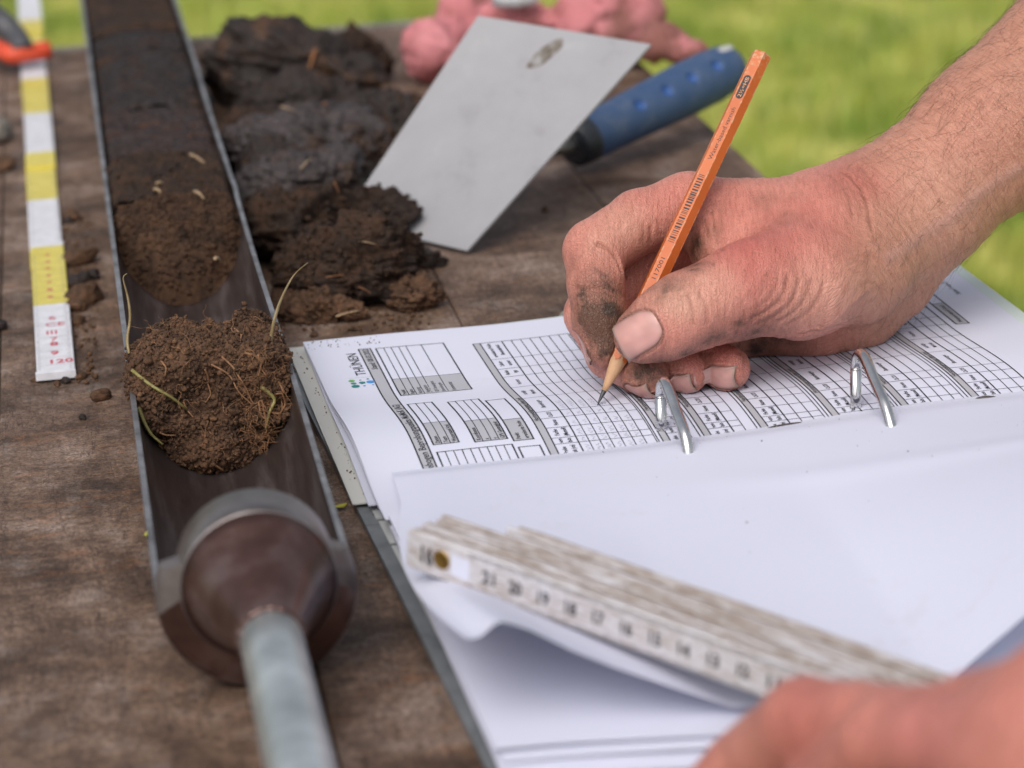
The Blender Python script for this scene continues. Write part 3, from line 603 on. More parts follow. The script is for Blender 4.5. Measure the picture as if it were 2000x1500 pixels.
# ================================================================== STRIPED FOLDING RULE held by a spring clamp
M_RW = simple('rule_white', [(.35, (.62, .62, .66)), (.7, (.78, .78, .83))], 150, rough=.4)
M_RY = simple('rule_yellow', [(.35, (.60, .50, .07)), (.7, (.72, .62, .13))], 150, rough=.4)
M_RED = simple('red_print', [(.5, (.55, .09, .13))], 10, rough=.5); M_BLK = simple('black_print', [(.5, (.03, .03, .035))], 10, rough=.6)
srule = thing('striped_rule', 'long unfolded folding rule with yellow and white bands left of the auger', 'folding rule', PQ(-16, 1400, 0))
SD = nrm(EQ - EP * .0085); SS = nrm(np.cross(SD, V3(0, 0, 1)))
def SR(a, s, z): return PQ(-19.2, 1083.1) + SD * a + SS * s + V3(0, 0, z)
for k in range(5):
    a0, a1 = k * 196.0 - (0 if k == 0 else 24), (k + 1) * 196.0 + 12; z0 = 2.1 if k % 2 == 0 else .2; off = .25 * (-1) ** k; hw = 8.1
    cuts = [a0] + [x for x in np.arange(0, 1200, 100) if a0 < x < a1] + [a1]
    seg = None
    for i in range(len(cuts) - 1):
        c0, c1 = cuts[i], cuts[i + 1]; band = int(math.floor((c0 + c1) / 200)); B = MB(); zt = z0 + 1.85; c = .4
        pf = [(-hw, z0), (hw, z0), (hw, zt - c), (hw - c, zt), (-hw + c, zt), (-hw, zt - c)]
        v = [SR(a, off + s, z) for a in (c0, c1) for s, z in pf]; B.add(v, [(j, (j + 1) % 6, 6 + (j + 1) % 6, 6 + j) for j in range(6)] + [tuple(range(5, -1, -1)), tuple(range(6, 12))])
        o = B.make('rule_band', M_RW if band % 2 == 0 else M_RY, srule, smooth=False)
        o['label'] = 'white band of the rule' if band % 2 == 0 else 'yellow band of the rule'
def flat_text(B, s, org, xd, yd, h, n, length=None, lift=.08, mi=0, fn=None):
    v, f = text2d(s)
    if len(v) == 0: return
    k = h / .70; kx = k if length is None else length / max(v[:, 0].max(), 1e-6)
    B.add([np.asarray(org) + np.asarray(xd) * x * kx + np.asarray(yd) * y * k + np.asarray(n) * lift for x, y in v], f, mi)
ZN = V3(0, 0, 1)
for a, s in ((12, '120'), (24, '9'), (37, '8'), (44, '7'), (54, 'III'), (66, 'CE'), (76, '6')): B = MB(); flat_text(B, s, SR(a, -3.2 if len(s) > 1 else -1.6, 3.95), SS, SD, 5.2, ZN); B.make('numeral', M_RED, srule, smooth=False)
for a in range(110, 190, 12): B = MB(); flat_text(B, '98765432'[(a - 110) // 12], SR(a, -1.4, 3.95), SS, SD, 4.0, ZN); B.make('numeral', M_RED, srule, smooth=False)
B = MB()
zt_ = lambda a: 4.02 if int(a // 196) % 2 == 0 or (a % 392) > 384 else 2.12
for a in range(4, 600, 2):
    if 184 < a < 210 or 376 < a < 408: continue
    L = 2.6 if a % 10 == 0 else 1.4
    for s in (-1, 1): B.bar(SR(a, s * 7.3, zt_(a)), SR(a, s * (7.3 - L), zt_(a)), .28, .02)
for a in range(10, 180, 10): B.bar(SR(a, -4.2, 4.02), SR(a, 4.2, 4.02), .22, .02)
for a in range(210, 600, 10):
    if not 376 < a < 408: B.bar(SR(a, -4.2, zt_(a)), SR(a, 4.2, zt_(a)), .22, .02)
o = B.make('scale_marks', simple('grey_print', [(.5, (.3, .29, .31))], 10), srule, smooth=False); o['kind'] = 'stuff'
B = MB(); B.hexa([SR(a, s, z) for z in (1.2, 4.3) for a, s in ((-1.6, -8.4), (-1.6, 8.4), (1.5, 8.4), (1.5, -8.4))]); B.make('end_cap', M_RW, srule, smooth=False)

M_ORANGE = simple('orange_rubber', [(.3, (.62, .06, .025)), (.7, (.75, .10, .04))], 120, rough=.5)
M_DGREY = simple('dark_grey_plastic', [(.3, (.045, .045, .05)), (.7, (.085, .085, .095))], 150, rough=.45)
clamp = thing('spring_clamp', 'dark grey spring clamp with orange-red jaw pad gripping the rule and table edge', 'clamp', U(20, 95, 8))
def smooth_path(pts, n=24, it=3):
    pts = np.asarray(pts, float); k = np.linspace(0, 1, len(pts)); tt = np.linspace(0, 1, n); C = np.stack([np.interp(tt, k, pts[:, i]) for i in range(3)], 1)
    for _ in range(it): C[1:-1] = (C[:-2] + 2 * C[1:-1] + C[2:]) / 4
    return C
B = MB(); B.tube(smooth_path([U(-75, 85, 10), U(-30, 84, 12), U(2, 96, 13), U(20, 109, 13), U(50, 104, 13), U(95, 97, 13)]), 6.0, 12); B.make('jaw_pad', M_ORANGE, clamp)
B = MB(); B.tube(smooth_path([U(-160, -40, 45), U(-60, 5, 40), U(5, 45, 30), U(32, 72, 22), U(46, 98, 16)]), np.linspace(10, 7, 24), 12); B.make('arm', M_DGREY, clamp)
B = MB(); B.tube(smooth_path([U(-160, -40, 45) + V3(0, 20, -25), U(-60, 5, 0) + V3(0, 60, -20), U(5, 60, -40), U(40, 98, -36)]), 7, 10); B.make('arm', M_DGREY, clamp)
B = MB(); B.tube(smooth_path([U(-160, -40, 45), U(-200, -50, 30), U(-160, -40, 45) + V3(0, 20, -25)]), 8, 10); B.make('spring', M_RIM, clamp)

# ================================================================== TROWEL
M_BLADEM = simple('dull_blade_steel', [(.3, (.46, .46, .49)), (.55, (.55, .55, .58)), (.75, (.61, .61, .64))], 45, 6, .55, .15, .15, .0003)
def blade_mat():
    mt, t, b = new_mat('trowel_steel'); co = coords(t)
    n = noise(t, co, 40, 6, .65); c = ramp(t, n, [(.25, (.255, .25, .262)), (.42, (.315, .311, .33)), (.62, (.33, .327, .346)), (.78, (.365, .362, .38))]).outputs[0]
    sp = ramp(t, noise(t, co, 130, 5, .7), [(.60, (0, 0, 0)), (.72, (1, 1, 1))]).outputs[0]; c = mix(t, mix(t, .5, (0, 0, 0), sp), c, (.28, .27, .27))
    L_(t, c, b.inputs['Base Color']); b.inputs['Metallic'].default_value = .1; b.inputs['Roughness'].default_value = .6; bump(t, b, n, .06, .0003); return mt
M_BLADEM = blade_mat()
TA, TB, TC, TD = U(935, 32, 95), U(1272, 88, 85), U(913, 491, 2.0), U(668, 432, 4.5)
trowel = thing('trowel', 'steel trowel with square grey blade and blue handle propped on the soil heap', 'trowel', (TC + TD) / 2)
TN = nrm(np.cross(TC - TD, TA - TD))
def quad(u_, v_): return (TD * (1 - u_) + TC * u_) * (1 - v_) + (TA * (1 - u_) + TB * u_) * v_
us = np.linspace(0, 1, 13); v = []; f = []
for sgn in (.65, -.65):
    for a in us:
        for c in us: v.append(quad(a, c) + TN * sgn + TN * 1.2 * math.sin(a * 3.1) * math.sin(c * 3.1))
idx = np.arange(169).reshape(13, 13); f = [(idx[i, j], idx[i + 1, j], idx[i + 1, j + 1], idx[i, j + 1]) for i in range(12) for j in range(12)]
f += [tuple(x + 169 for x in reversed(q)) for q in f]
ring = list(idx[:, 0]) + list(idx[-1, 1:]) + list(idx[-2::-1, -1]) + list(idx[0, -2:0:-1]); f += [(ring[i], ring[i] + 169, ring[(i + 1) % len(ring)] + 169, ring[(i + 1) % len(ring)]) for i in range(len(ring))]
o = mk('blade', v, f, M_BLADEM, trowel); o.modifiers.new('split', 'EDGE_SPLIT').split_angle = math.radians(40)
bulge = lambda a, c: quad(a, c) + TN * (.66 + 1.2 * math.sin(a * 3.1) * math.sin(c * 3.1))
def px1(P): d = P - EYE; z = d @ fw; return 1000 + FPX * (d @ rt) / z, 750 - FPX * (d @ up) / z
ca, cc_ = min(((a, c) for a in np.linspace(.2, .9, 71) for c in np.linspace(.5, 1, 51)), key=lambda q: sum((x - y) ** 2 for x, y in zip(px1(quad(*q)), (1068, 108))))
c0 = U(1068, 108, 70); tn = (quad(.5, .5) - c0) @ TN                     # soil smear on the blade
dv = (c0 - EYE); cs = EYE + dv * (((quad(.5, .5) - EYE) @ TN) / (dv @ TN)) + TN * 1.75; sv = []
for r_, hgt in ((1, .03), (.75, .10), (.4, .14)):
    for k in range(24):
        a = k / 24 * 6.283; rr = r_ * (1 + .10 * math.sin(2 * a + 1) + .05 * math.sin(5 * a)); x = 9.5 * rr * math.cos(a); y = 4.8 * rr * math.sin(a); sv.append(bulge(ca + (x * .25 - y) / 88, cc_ + (x + y * .2) / 133) + TN * hgt)
sv.append(bulge(ca, cc_) + TN * .16)
mk('soil_smear', sv, [(i * 24 + k, i * 24 + (k + 1) % 24, (i + 1) * 24 + (k + 1) % 24, (i + 1) * 24 + k) for i in range(2) for k in range(24)] + [(48 + k, 48 + (k + 1) % 24, 72) for k in range(24)], simple('soil_smear', [(.36, (.10, .08, .062)), (.50, (.20, .18, .16)), (.62, (.30, .295, .30))], 150, rough=.9), trowel)
H0, H1 = U(1117, 284, 16), U(1422, 133, 36); HD = nrm(H1 - H0); HL = np.linalg.norm(H1 - H0)
mt, t, b = new_mat('blue_rubber'); co = coords(t); n = noise(t, co, 70, 5, .6); c = ramp(t, n, [(.3, (.028, .066, .16)), (.55, (.045, .085, .175)), (.75, (.10, .125, .18))]).outputs[0]
c = mix(t, N_(t, 'ShaderNodeAttribute', attribute_name='clean_lit').outputs['Fac'], c, (.030, .095, .29))  # dimple floors: dust-free blue, with their lit look put into the colour
L_(t, c, b.inputs['Base Color']); b.inputs['Roughness'].default_value = .62; bump(t, b, noise(t, co, 900, 3, .6), .2, .0003); M_BLUE = mt
def handle():
    prof = [(9, 0), (9, 11.6), (9.6, 12.4), (14, 12.9), (30, 13.0), (50, 13.6), (70, 14.4), (90, 14.9), (108, 14.8), (120, 13.8), (127, 11.8), (130.5, 8.5), (132, 4), (132.3, 0)]
    pt = np.array(prof); ts = np.concatenate([[9, 9, 9.3], np.linspace(9.8, 118, 130), 118 + 14.3 * np.sin(np.linspace(.05, 1, 26) * math.pi / 2)]); rs = np.interp(ts, pt[:, 0], pt[:, 1]); rs[0] = 0; rs[1] = 11.6
    rs = np.where(ts > 118, 13.95 * np.sqrt(np.maximum(1 - ((ts - 118) / 14.31) ** 2, 0)), rs)
    seg = 96; ref = nrm(-fw - HD * (-fw @ HD)); bb = np.cross(HD, ref); v = np.zeros((len(ts), seg, 3))
    nd = []; cl_ = np.zeros((len(ts), seg))
    for tf, am in ((.36, .22), (.53, .24), (.69, .26), (.85, .25)):
        d = nrm(ref * math.cos(am) + nrm(up - HD * (up @ HD)) * math.sin(am)); nd.append((tf * HL, d))
    ang = np.arange(seg) / seg * 2 * math.pi; D = np.cos(ang)[:, None] * ref + np.sin(ang)[:, None] * bb
    for i, (tt, r) in enumerate(zip(ts, rs)):
        rr = np.full(seg, r)
        for ta, d in nd:
            dist = np.sqrt((tt - ta) ** 2 + (np.arccos(np.clip(D @ d, -1, 1)) * r) ** 2); rr = rr - 2.9 * (1 - sstep(1.6, 4.4, dist)); cl_[i] = np.maximum(cl_[i], 1 - sstep(2.6, 4.2, dist))
        v[i] = H0 + HD * tt + D * rr[:, None] * np.where(np.abs(D @ up) > 0, 1, 1)[:, None]
    n = len(ts); f = [(i * seg + k, i * seg + (k + 1) % seg, (i + 1) * seg + (k + 1) % seg, (i + 1) * seg + k) for i in range(n - 1) for k in range(seg)]
    o = mk('handle', v.reshape(-1, 3), f, M_BLUE, trowel); at = o.data.attributes.new('clean_lit', 'FLOAT', 'POINT'); at.data.foreach_set('value', cl_.ravel().astype(np.float32))
    e = H0 + HD * 119 + nrm(up * .8 - fw * .6 - HD * ((up * .8 - fw * .6) @ HD)) * 12.9; V, F = ICO[2]; un = nrm(e - H0 - HD * 119); s2 = np.cross(HD, un)
    mk('hang_hole_plug', e + (V[:, :1] * HD * 7.0 + V[:, 1:2] * s2 * 2.9 + V[:, 2:] * un * 1.8), F, simple('white_plastic', [(.5, (.46, .46, .45))], 30, rough=.5), trowel)
handle()
M_BLACK = simple('black_ferrule', [(.3, (.012, .016, .022)), (.7, (.03, .035, .045))], 150, rough=.4)
B = MB(); B.lathe(H0, HD, [(0, 8), (0, 11.4), (1, 12.2), (10, 13.0), (11, 13.0), (11, 10)], 48); B.make('ferrule', M_BLACK, trowel)
B = MB(); ub = quad(.52, .42) - TN * 1; B.tube(smooth_path([H0 + HD * 2, H0 - HD * 14 + V3(0, 0, 3), H0 - HD * 26 + V3(0, 0, 12), ub - TN * 5, ub]), 4.2, 10); B.make('tang', M_RIM, trowel)

# ================================================================== PINK CLOTH
mt, t, b = new_mat('dirty_pink_fabric'); co = coords(t); n = noise(t, co, 22, 5, .6); c = ramp(t, n, [(.3, (.33, .13, .115)), (.44, (.52, .185, .195)), (.7, (.66, .275, .295))]).outputs[0]
st = ramp(t, noise(t, co, 19, 4, .6, .3), [(.47, (0, 0, 0)), (.62, (1, 1, 1))]).outputs[0]; c = mix(t, mix(t, .75, (0, 0, 0), st), c, (.13, .062, .038))
L_(t, c, b.inputs['Base Color']); b.inputs['Roughness'].default_value = .9; b.inputs['Specular IOR Level'].default_value = .2; bump(t, b, noise(t, co, 500, 4, .6), .5, .0008); M_PINK = mt
def cloth():
    caps = [(U(838, 95, 22), U(880, 80, 22), 20, 17), (U(905, 42, 24), U(965, 22, 26), 22, 14), (U(960, 34, 34), U(1110, 38, 32), 10.5, 11), (U(1165, 40, 30), U(1235, 50, 26), 27, 24),
            (U(1290, 80, 24), U(1352, 102, 19), 15, 9.5), (U(1140, 10, 40), U(1260, 10, 35), 16, 14), (U(830, 90, 12), U(1220, 70, 10), 16, 16)]
    def f(P):
        d = None
        for a, c, ra, rb in caps: x = rcone(P, a, c, ra, rb); d = x if d is None else smin(d, x, 7)
        w3 = P + 7 * np.stack([fbm(P / 20, 2, 93), fbm(P / 20, 2, 94), fbm(P / 20, 2, 95)], 1); d = d + 4.6 * fbm(w3 / V3(22, 14, 22), 3, 91, ridged=True) + 1.8 * fbm(P / 8, 2, 92, ridged=True)
        return np.maximum(d, -(P[:, 2] - .3))
    A = np.array([c[0] for c in caps] + [c[1] for c in caps]); P, F = surface_nets(f, A.min(0) - 34, A.max(0) + 34, 2.2)
    o = mk('pink_cloth', P, F, M_PINK); tag(o, 'crumpled dirty pink cloth lying behind the trowel blade at the table end', 'cloth')
cloth()
clod('grey_scrap', 'small grey crumpled scrap lying on the pink cloth', 1003, -4, (14, 9, 6), 71, simple('grey_foil', [(.3, (.3, .3, .32)), (.7, (.55, .55, .57))], 80, rough=.4), .1, 44, sub=3, rough=.5, group='scraps', cat='scrap', blocky=.3)
del bpy.data.objects['grey_scrap']['group']

# ================================================================== RING BINDER AND PAPERS
M_COVER = simple('grey_binder_edge', [(.3, (.12, .13, .14)), (.7, (.21, .225, .24))], 90, rough=.45, bs=.2)
M_LINER = simple('grey_binder_liner', [(.3, (.40, .41, .42)), (.7, (.56, .57, .58))], 60, rough=.5, bs=.15)
def papermat(name, col, bs=.1):
    mt, t, b = new_mat(name); co = coords(t); n = noise(t, co, 14, 3, .5)
    L_(t, ramp(t, n, [(.3, tuple(x * .975 for x in col)), (.7, col)]).outputs[0], b.inputs['Base Color']); b.inputs['Roughness'].default_value = .75; b.inputs['Specular IOR Level'].default_value = .25
    if 'white_paper' in name:
        c0_ = b.inputs['Base Color'].links[0].from_socket; sm = ramp(t, noise(t, co, 9, 6, .75, .5), [(.60, (0, 0, 0)), (.78, (.5, .5, .5))]).outputs[0]; L_(t, mix(t, sm, c0_, (.50, .47, .48)), b.inputs['Base Color'])
    bump(t, b, noise(t, co, 1500, 3, .6), bs, .0001); return mt
M_PAPER = papermat('white_paper', (.65, .665, .785)); M_THIN = papermat('thin_white_paper', (.72, .735, .865)); t = M_THIN.node_tree; b_ = t.nodes['Principled BSDF']; tr = t.nodes.new('ShaderNodeBsdfTranslucent'); tr.inputs[0].default_value = (.72, .735, .85, 1); ms = t.nodes.new('ShaderNodeMixShader'); ms.inputs[0].default_value = .16; L_(t, b_.outputs[0], ms.inputs[1]); L_(t, tr.outputs[0], ms.inputs[2]); L_(t, ms.outputs[0], t.nodes['Material Output'].inputs[0])
M_SLEEVE = papermat('pale_green_plastic', (.60, .68, .65)); M_IVORY = papermat('ivory_divider', (.62, .62, .59))
def prof(u, v): k = 1 - .38 * sstep(85, 190, u); return 10 + k * 6.0 * sstep(70, 140, v) - k * 5.0 * sstep(140, 200, v) + 4.5 * sstep(60, 280, u) + .25 * np.sin(np.asarray(u) * .05 + np.asarray(v) * .03)
binder = thing('ring_binder', 'open grey ring binder under the forms with two steel rings', 'ring binder', UV(140, 200, 0))
def slab(name, mat, fn, u0, u1, v0, v1, z0, z1, par):
    B = MB(); B.hexa([UV(u_, v_, z) for z in (z0, z1) for u_, v_ in ((fn(v0) + u0, v0), (fn(v0) + u1, v0), (fn(v1) + u1, v1), (fn(v1) + u0, v1))][:4][::1] + [UV(u_, v_, z1) for u_, v_ in ((fn(v0) + u0, v0), (fn(v0) + u1, v0), (fn(v1) + u1, v1), (fn(v1) + u0, v1))])
    return B.make(name, mat, par, smooth=False)
cl = lambda v: -9.2 + .0225 * v
slab('cover', M_COVER, cl, 0, 300, -2, 196.4, .4, 3.0, binder); slab('spine', M_COVER, cl, 0, 300, 196.6, 214.8, .4, 2.9, binder); slab('cover', M_COVER, cl, 0, 300, 215, 470, .4, 3.0, binder)
slab('liner', M_LINER, cl, 4.6, 295, 2, 192, 3.0, 3.5, binder); slab('liner', M_LINER, cl, 5.0, 295, 219, 466, 3.0, 3.5, binder); slab('liner', M_LINER, cl, 5.0, 295, 194.5, 216, 2.62, 3.3, binder)
M_CHROME = simple('chrome', [(.3, (.62, .61, .60)), (.7, (.78, .77, .76))], 200, rough=.16, metal=1.0)
slab('mechanism_plate', M_CHROME, lambda v: 0, 90, 210, 152, 206, 3.5, 5.0, binder)
for u0, zt in ((113.0, 0), (188.5, 3.5)):
    B = MB(); r0 = 2.1
    B.tube([UV(u0, 161, 5), UV(u0, 161, 27.5 + zt)], r0, 16); B.tube([UV(u0, 161, 27.5 + zt), UV(u0, 161, 28.2 + zt)], r0 * .8, 16); B.make('ring_post', M_CHROME, binder)
    k = zt * .9; pts = [(160.2, 24.5 + zt), (160.2, 29 + zt), (161.6, 32.8 + zt), (165, 35.2 + zt), (169.6, 35.0 + zt), (175, 32.6 + zt), (181, 29.4 + zt), (187, 27 + k), (192.4, 24.6 + k), (196 + zt, 21), (198.5 + zt, 16), (199.5 + zt, 5)]
    B = MB(); B.tube(smooth_path([UV(u0 + .4, a, z) for a, z in pts], 60, 4), 2.15, 16); B.make('ring', M_CHROME, binder)
B = MB()
M_LEVER = simple('dull_dark_steel', [(.3, (.10, .09, .085)), (.7, (.22, .2, .19))], 80, rough=.4, metal=.7)
for u0, L in ((159, 34), (232, 26)):
    B = MB(); B.tube(smooth_path([UV(u0 - L / 2, 179, 13), UV(u0 - L * .3, 177.5, 16.0), UV(u0, 177, 16.8 + (3.4 if u0 > 200 else 0)), UV(u0 + L * .3, 177.5, 16.0 + (2.5 if u0 > 200 else 0)), UV(u0 + L / 2, 179, 13)], 20), 1.7, 10); B.make('lever', M_LEVER, binder)

# sheets under the form
def sheet(name, label, cat, mat, fn, us, vsx, thick=.12, group=None, grp=None):
    P, F = sheet_grid(fn, us, vsx, thick); o = mk(name, P, F, mat); tag(o, label, cat, group); o.modifiers.new('split', 'EDGE_SPLIT').split_angle = math.radians(50); return o
lin = np.linspace
us_, vs_ = lin(0, 1, 22), lin(0, 1, 30)
sheet('divider', 'ivory plastic divider sheet sticking out left under the white forms', 'divider', M_IVORY, lambda a, c: UV(-5.8 + 296 * a - 1.0 * c, -11 + 190.5 * c, 4.4 + .25 * np.sin(c * 9 + a * 3) + .5 * c), us_, vs_, .5)
sheet('plastic_sleeve', 'pale greenish plastic sleeve jutting out at the far right corner of the forms', 'plastic sleeve', M_SLEEVE, lambda a, c: UV(40 + 254.5 * a, -11 + 215 * c, 6.2 + 8.0 * sstep(.1, .95, a) - 5.0 * sstep(.62, .95, c)), us_, vs_, .25)
G = 'white sheets stacked under the form'
sheet('paper_sheet', 'lowest white sheet fanned out left beneath the forms', 'sheet of paper', M_PAPER, lambda a, c: UV(.9 + 288 * a - 2.8 * c, -5 + 190.5 * c, 6.0 + (prof(288 * a, 195 * c) - 10) * .55 * (1 - .35 * c)), us_, vs_, .5, G)
sheet('paper_sheet', 'white sheet second from below with its left edge fanned out', 'sheet of paper', M_PAPER, lambda a, c: UV(.5 + 288 * a + .2 * c, -4 + 200 * c, 7.2 + (prof(288 * a, 200 * c) - 10) * .8 * (1 - .25 * c)), us_, vs_, .4, G)
sheet('paper_sheet', 'white sheet directly beneath the printed form', 'sheet of paper', M_PAPER, lambda a, c: UV(.2 + 288 * a + 2.2 * c, -2.5 + 212 * c, prof(288 * a, 212 * c) - 1.1 - .3 * c), us_, vs_, .3, G)
sheet('paper_sheet', 'small white index tab poking out below the fanned sheets', 'index tab', M_PAPER, lambda a, c: UV(1.2 + 3.4 * a + 2 * c, 170 + 24 * c, 5.5 + 0 * a), lin(0, 1, 3), lin(0, 1, 3), .4, None)
def page(u, v): return UV(u, v, prof(u, v))
form = thing('form_sheet', 'printed survey form with ruled tables the hand is writing on', 'printed form', UV(140, 100, 9))
P, F = sheet_grid(lambda u, v: page(u, v), lin(0, 288, 73), lin(0, 213, 72), .12); o = mk('paper', P, F, M_PAPER, form); o.modifiers.new('split', 'EDGE_SPLIT').split_angle = math.radians(50)
LIFT = .13
def PG(u, v, l=LIFT): return page(u, v) + V3(0, 0, 1) * l
def strip(B, u0, v0, u1, v1, wd, l=LIFT):
    L = math.hypot(u1 - u0, v1 - v0); n = max(2, int(L / 4) + 1); d = np.array([u1 - u0, v1 - v0]) / L; s = np.array([-d[1], d[0]]) * wd / 2; t_ = lin(0, 1, n); u_ = u0 + (u1 - u0) * t_; v_ = v0 + (v1 - v0) * t_
    a = PG(u_ - s[0], v_ - s[1], l); c = PG(u_ + s[0], v_ + s[1], l); V = np.stack([a, c], 1).reshape(-1, 3); B.add(V, [(2 * i, 2 * i + 1, 2 * i + 3, 2 * i + 2) for i in range(n - 1)])
def area(B, u0, u1, v0, v1, l=LIFT * .6):
    n = max(2, int((v1 - v0) / 5) + 1); strip(B, (u0 + u1) / 2, v0, (u0 + u1) / 2, v1, u1 - u0, l)
def ptext(B, s, ub, vs0, h, length=None, l=LIFT * 1.3):
    v, f = text2d(s)
    if len(v) == 0: return
    k = h / .70; kx = k if length is None else length / v[:, 0].max(); B.add(PG(ub - v[:, 1] * k, vs0 - v[:, 0] * kx, l), f)
LB, HB, GB, TXT, HW = MB(), MB(), MB(), MB(), MB()          # light lines, heavy lines, grey cells, text, handwriting
def box(u0, u1, v0, v1, us=(), vsx=(), split=None, thick=.62):
    for u in (u0, u1): strip(HB, u, v0 - .27, u, v1 + .27, thick)
    for v in (v0, v1): strip(HB, u0, v, u1, v, thick * .7)
    for u in us: strip(LB, u, v0, u, v1, .36)
    for v in vsx: strip(LB, u0, v, u1, v, .34)
    if split: strip(LB, u0, split, u1, split, .4); area(GB, u0, u1, split, v1)
area(GB, 20.8, 25.8, 18, 211)
for u in (20.8, 25.8): strip(HB, u, 17.8, u, 212, .6)
strip(HB, 20.8, 18, 25.8, 18, .5)
ptext(TXT, 'Stand: 08.03.2022', 24.6, 46, 2.5, 27); ptext(TXT, 'Aufnahmebogen Beprobungspunkte MoMoK (AG)', 24.7, 190, 2.9, 94); ptext(TXT, 'THÜNEN', 19.0, 52, 4.3, 29)
box(28.0, 56.6, 19, 82, (31.3, 34.4, 37.6, 40.7, 47.2), (), 60)
for u, s, h in ((30.6, 'Projekt', 1.7), (33.8, 'Region', 1.7), (37.0, 'Nutzung', 1.7), (40.1, 'Vegetation', 1.7), (43.6, 'GPS Genauigkeit', 1.5), (46.2, 'Bemerkungen', 1.5), (50.5, 'Kommentar', 1.7)): ptext(TXT, s, u, 81, h)
box(28.0, 37.6, 97, 154.5, (31.2, 34.4), (), 131)
for u, s in ((30.7, 'Datum'), (33.8, 'Team'), (37.0, 'Wasserstand (cm)')): ptext(TXT, s, u, 153.5, 1.7)
box(43.4, 55.6, 100, 156, (46.4, 49.5, 52.5), (), 134)
for u, s in ((45.9, 'Koordinaten'), (48.9, 'x'), (52.0, 'y'), (55.0, 'GPS Genauigkeit')): ptext(TXT, s, u, 155, 1.7)
box(57.5, 65.0, 105, 158.5, (), (), 137.5)
for u, s in ((60.5, 'Punkt'), (63.6, 'erweiterte Probe')): ptext(TXT, s, u, 157.5, 1.7)
box(28.0, 56.2, 161, 212, np.arange(31.1, 56, 3.14)); box(58, 66, 164, 212)
VL = [46.8, 60, 70.5, 87, 108.7, 132.7, 141, 150.6, 159.7, 164.6, 175, 186, 198]
hdr = [(35, ('erweiterte Probe', 'Besonderheit')), (53, ('Labor-', 'nummer')), (65, ('Boden', 'typ')), (79, ('Horizont',)), (98, ('sonstige', 'Merkmale')), (121, ('Bemerkungen',)), (137, ('CaCO3',)), (146, ('Humus',)), (155, ('Farbe', '(Munsell)')), (162.3, ('von', 'bis')), (170, ('Probe', 'Tiefe (cm)')), (180, ('Substrat',)), (192, ('Horizont',))]
blocks = [(68.3, 71.3, [80.6, 84.6, 88.6, 92.6, 96.7, 100.8, 104.9, 108.9]), (111.2, 113.9, [122.2]), (127.0, 129.7, [138.6, 143.2]), (149.2, 152.0, [160.6, 165.4, 170.2, 174.6]), (177.6, 180.4, [189.4, 194.0, 198.6, 202.4]), (205.2, 208.0, [217.0, 221.6, 226.2, 230.0]), (233.2, 236.0, [244.6, 249.3, 254.0, 258.6])]
for bi, (b0, b1, rows) in enumerate(blocks):
    area(GB, b0, b1, 24, 211); far = 24.0
    for u in (b0, b1): strip(HB, u, far, u, 212, .52)
    if bi: strip(HB, b0 - 1.5, far, b0 - 1.5, 212, .45)
    strip(HB, rows[0], far, rows[0], 212, .56)
    for u in rows[1:]: strip(LB, u, far, u, 212, .37)
    strip(HB, b0, far, rows[-1], far, .4)
    for v in VL: strip(LB, b1, v, rows[-1], v, .27)
    ptext(TXT, 'Horizontabgrenzung oben (cm)', b1 - .5, 143, 1.9, 36)
    for v, ws in hdr:
        for k, s in enumerate(ws):
            L = min(1.15 * len(s), 21 if v in (35,) else 16 if v == 121 else 7.4); uc = (b1 + rows[0]) / 2 + .8 + (k - (len(ws) - 1) / 2) * 3.4; ptext(TXT, s, uc, v + L / 2, 1.75, L)
strip(HB, 258.6, 24, 258.6, 212, .55)
box(262, 267.6, 18, 72, (), (), 43); ptext(TXT, 'Wasserstand (cm)', 266, 70, 2.0, 24); ptext(TXT, 'Seite 1 von 2', 279, 33, 2.1, 18)
hr = np.random.default_rng(5)
def scribble(u, v, L, h):
    n = int(L * 5); x = lin(0, L, n); y = h * .5 * (1 + np.sin(x * 2.6 + hr.random() * 6) * hr.uniform(.5, 1, n)); x = x + hr.normal(0, .22, n)
    for i in range(n - 1):
        if hr.random() < .14: continue
        strip(HW, u - y[i], v - x[i], u - y[i + 1] - 1e-4, v - x[i + 1], .16, LIFT * 1.5)
for i, u in enumerate((83.6, 87.6, 91.6, 95.7)): scribble(u + .3, 131, 9 + hr.random() * 4, 2.2)
scribble(99.6, 131.5, 3.5, 2.0)
for i, u in enumerate((83.6, 87.6, 91.6, 95.7, 99.8, 103.9)):
    for v, L in ((139, 2.4), (149, 3.5), (158.5, 5), (163.8, 3)): scribble(u + .2, v, L, 1.7)
    scribble(u + .2, 172, 5, 1.7)
M_INK = simple('printer_ink', [(.5, (.018, .02, .026))], 10, rough=.7); M_CELL = simple('grey_cell_print', [(.5, (.42, .42, .46))], 10, rough=.75); M_PEN = simple('graphite_writing', [(.5, (.33, .33, .37))], 10, rough=.6)
LB.make('thin_lines', M_INK, form, smooth=False); HB.make('thick_lines', M_INK, form, smooth=False); GB.make('shaded_cells', M_CELL, form, smooth=False); TXT.make('printed_words', M_INK, form, smooth=False); HW.make('handwriting', M_PEN, form, smooth=False)
LG = MB()
for u, v, r, k in ((12.9, 57.8, 1.35, 0), (13.2, 61.2, 1.2, 1), (13.4, 64.8, 1.7, 2), (16.7, 61.0, 1.35, 2), (16.4, 57.6, .45, 2), (17.0, 65.0, .6, 3), (20.1, 60.8, 1.7, 3), (19.6, 57.0, .6, 2), (20.6, 64.6, .5, 3)):
    a = np.arange(20) / 20 * 6.283; LG.add(PG(u - 1 + r * np.cos(a), v + r * np.sin(a)), [tuple(range(20))], k)
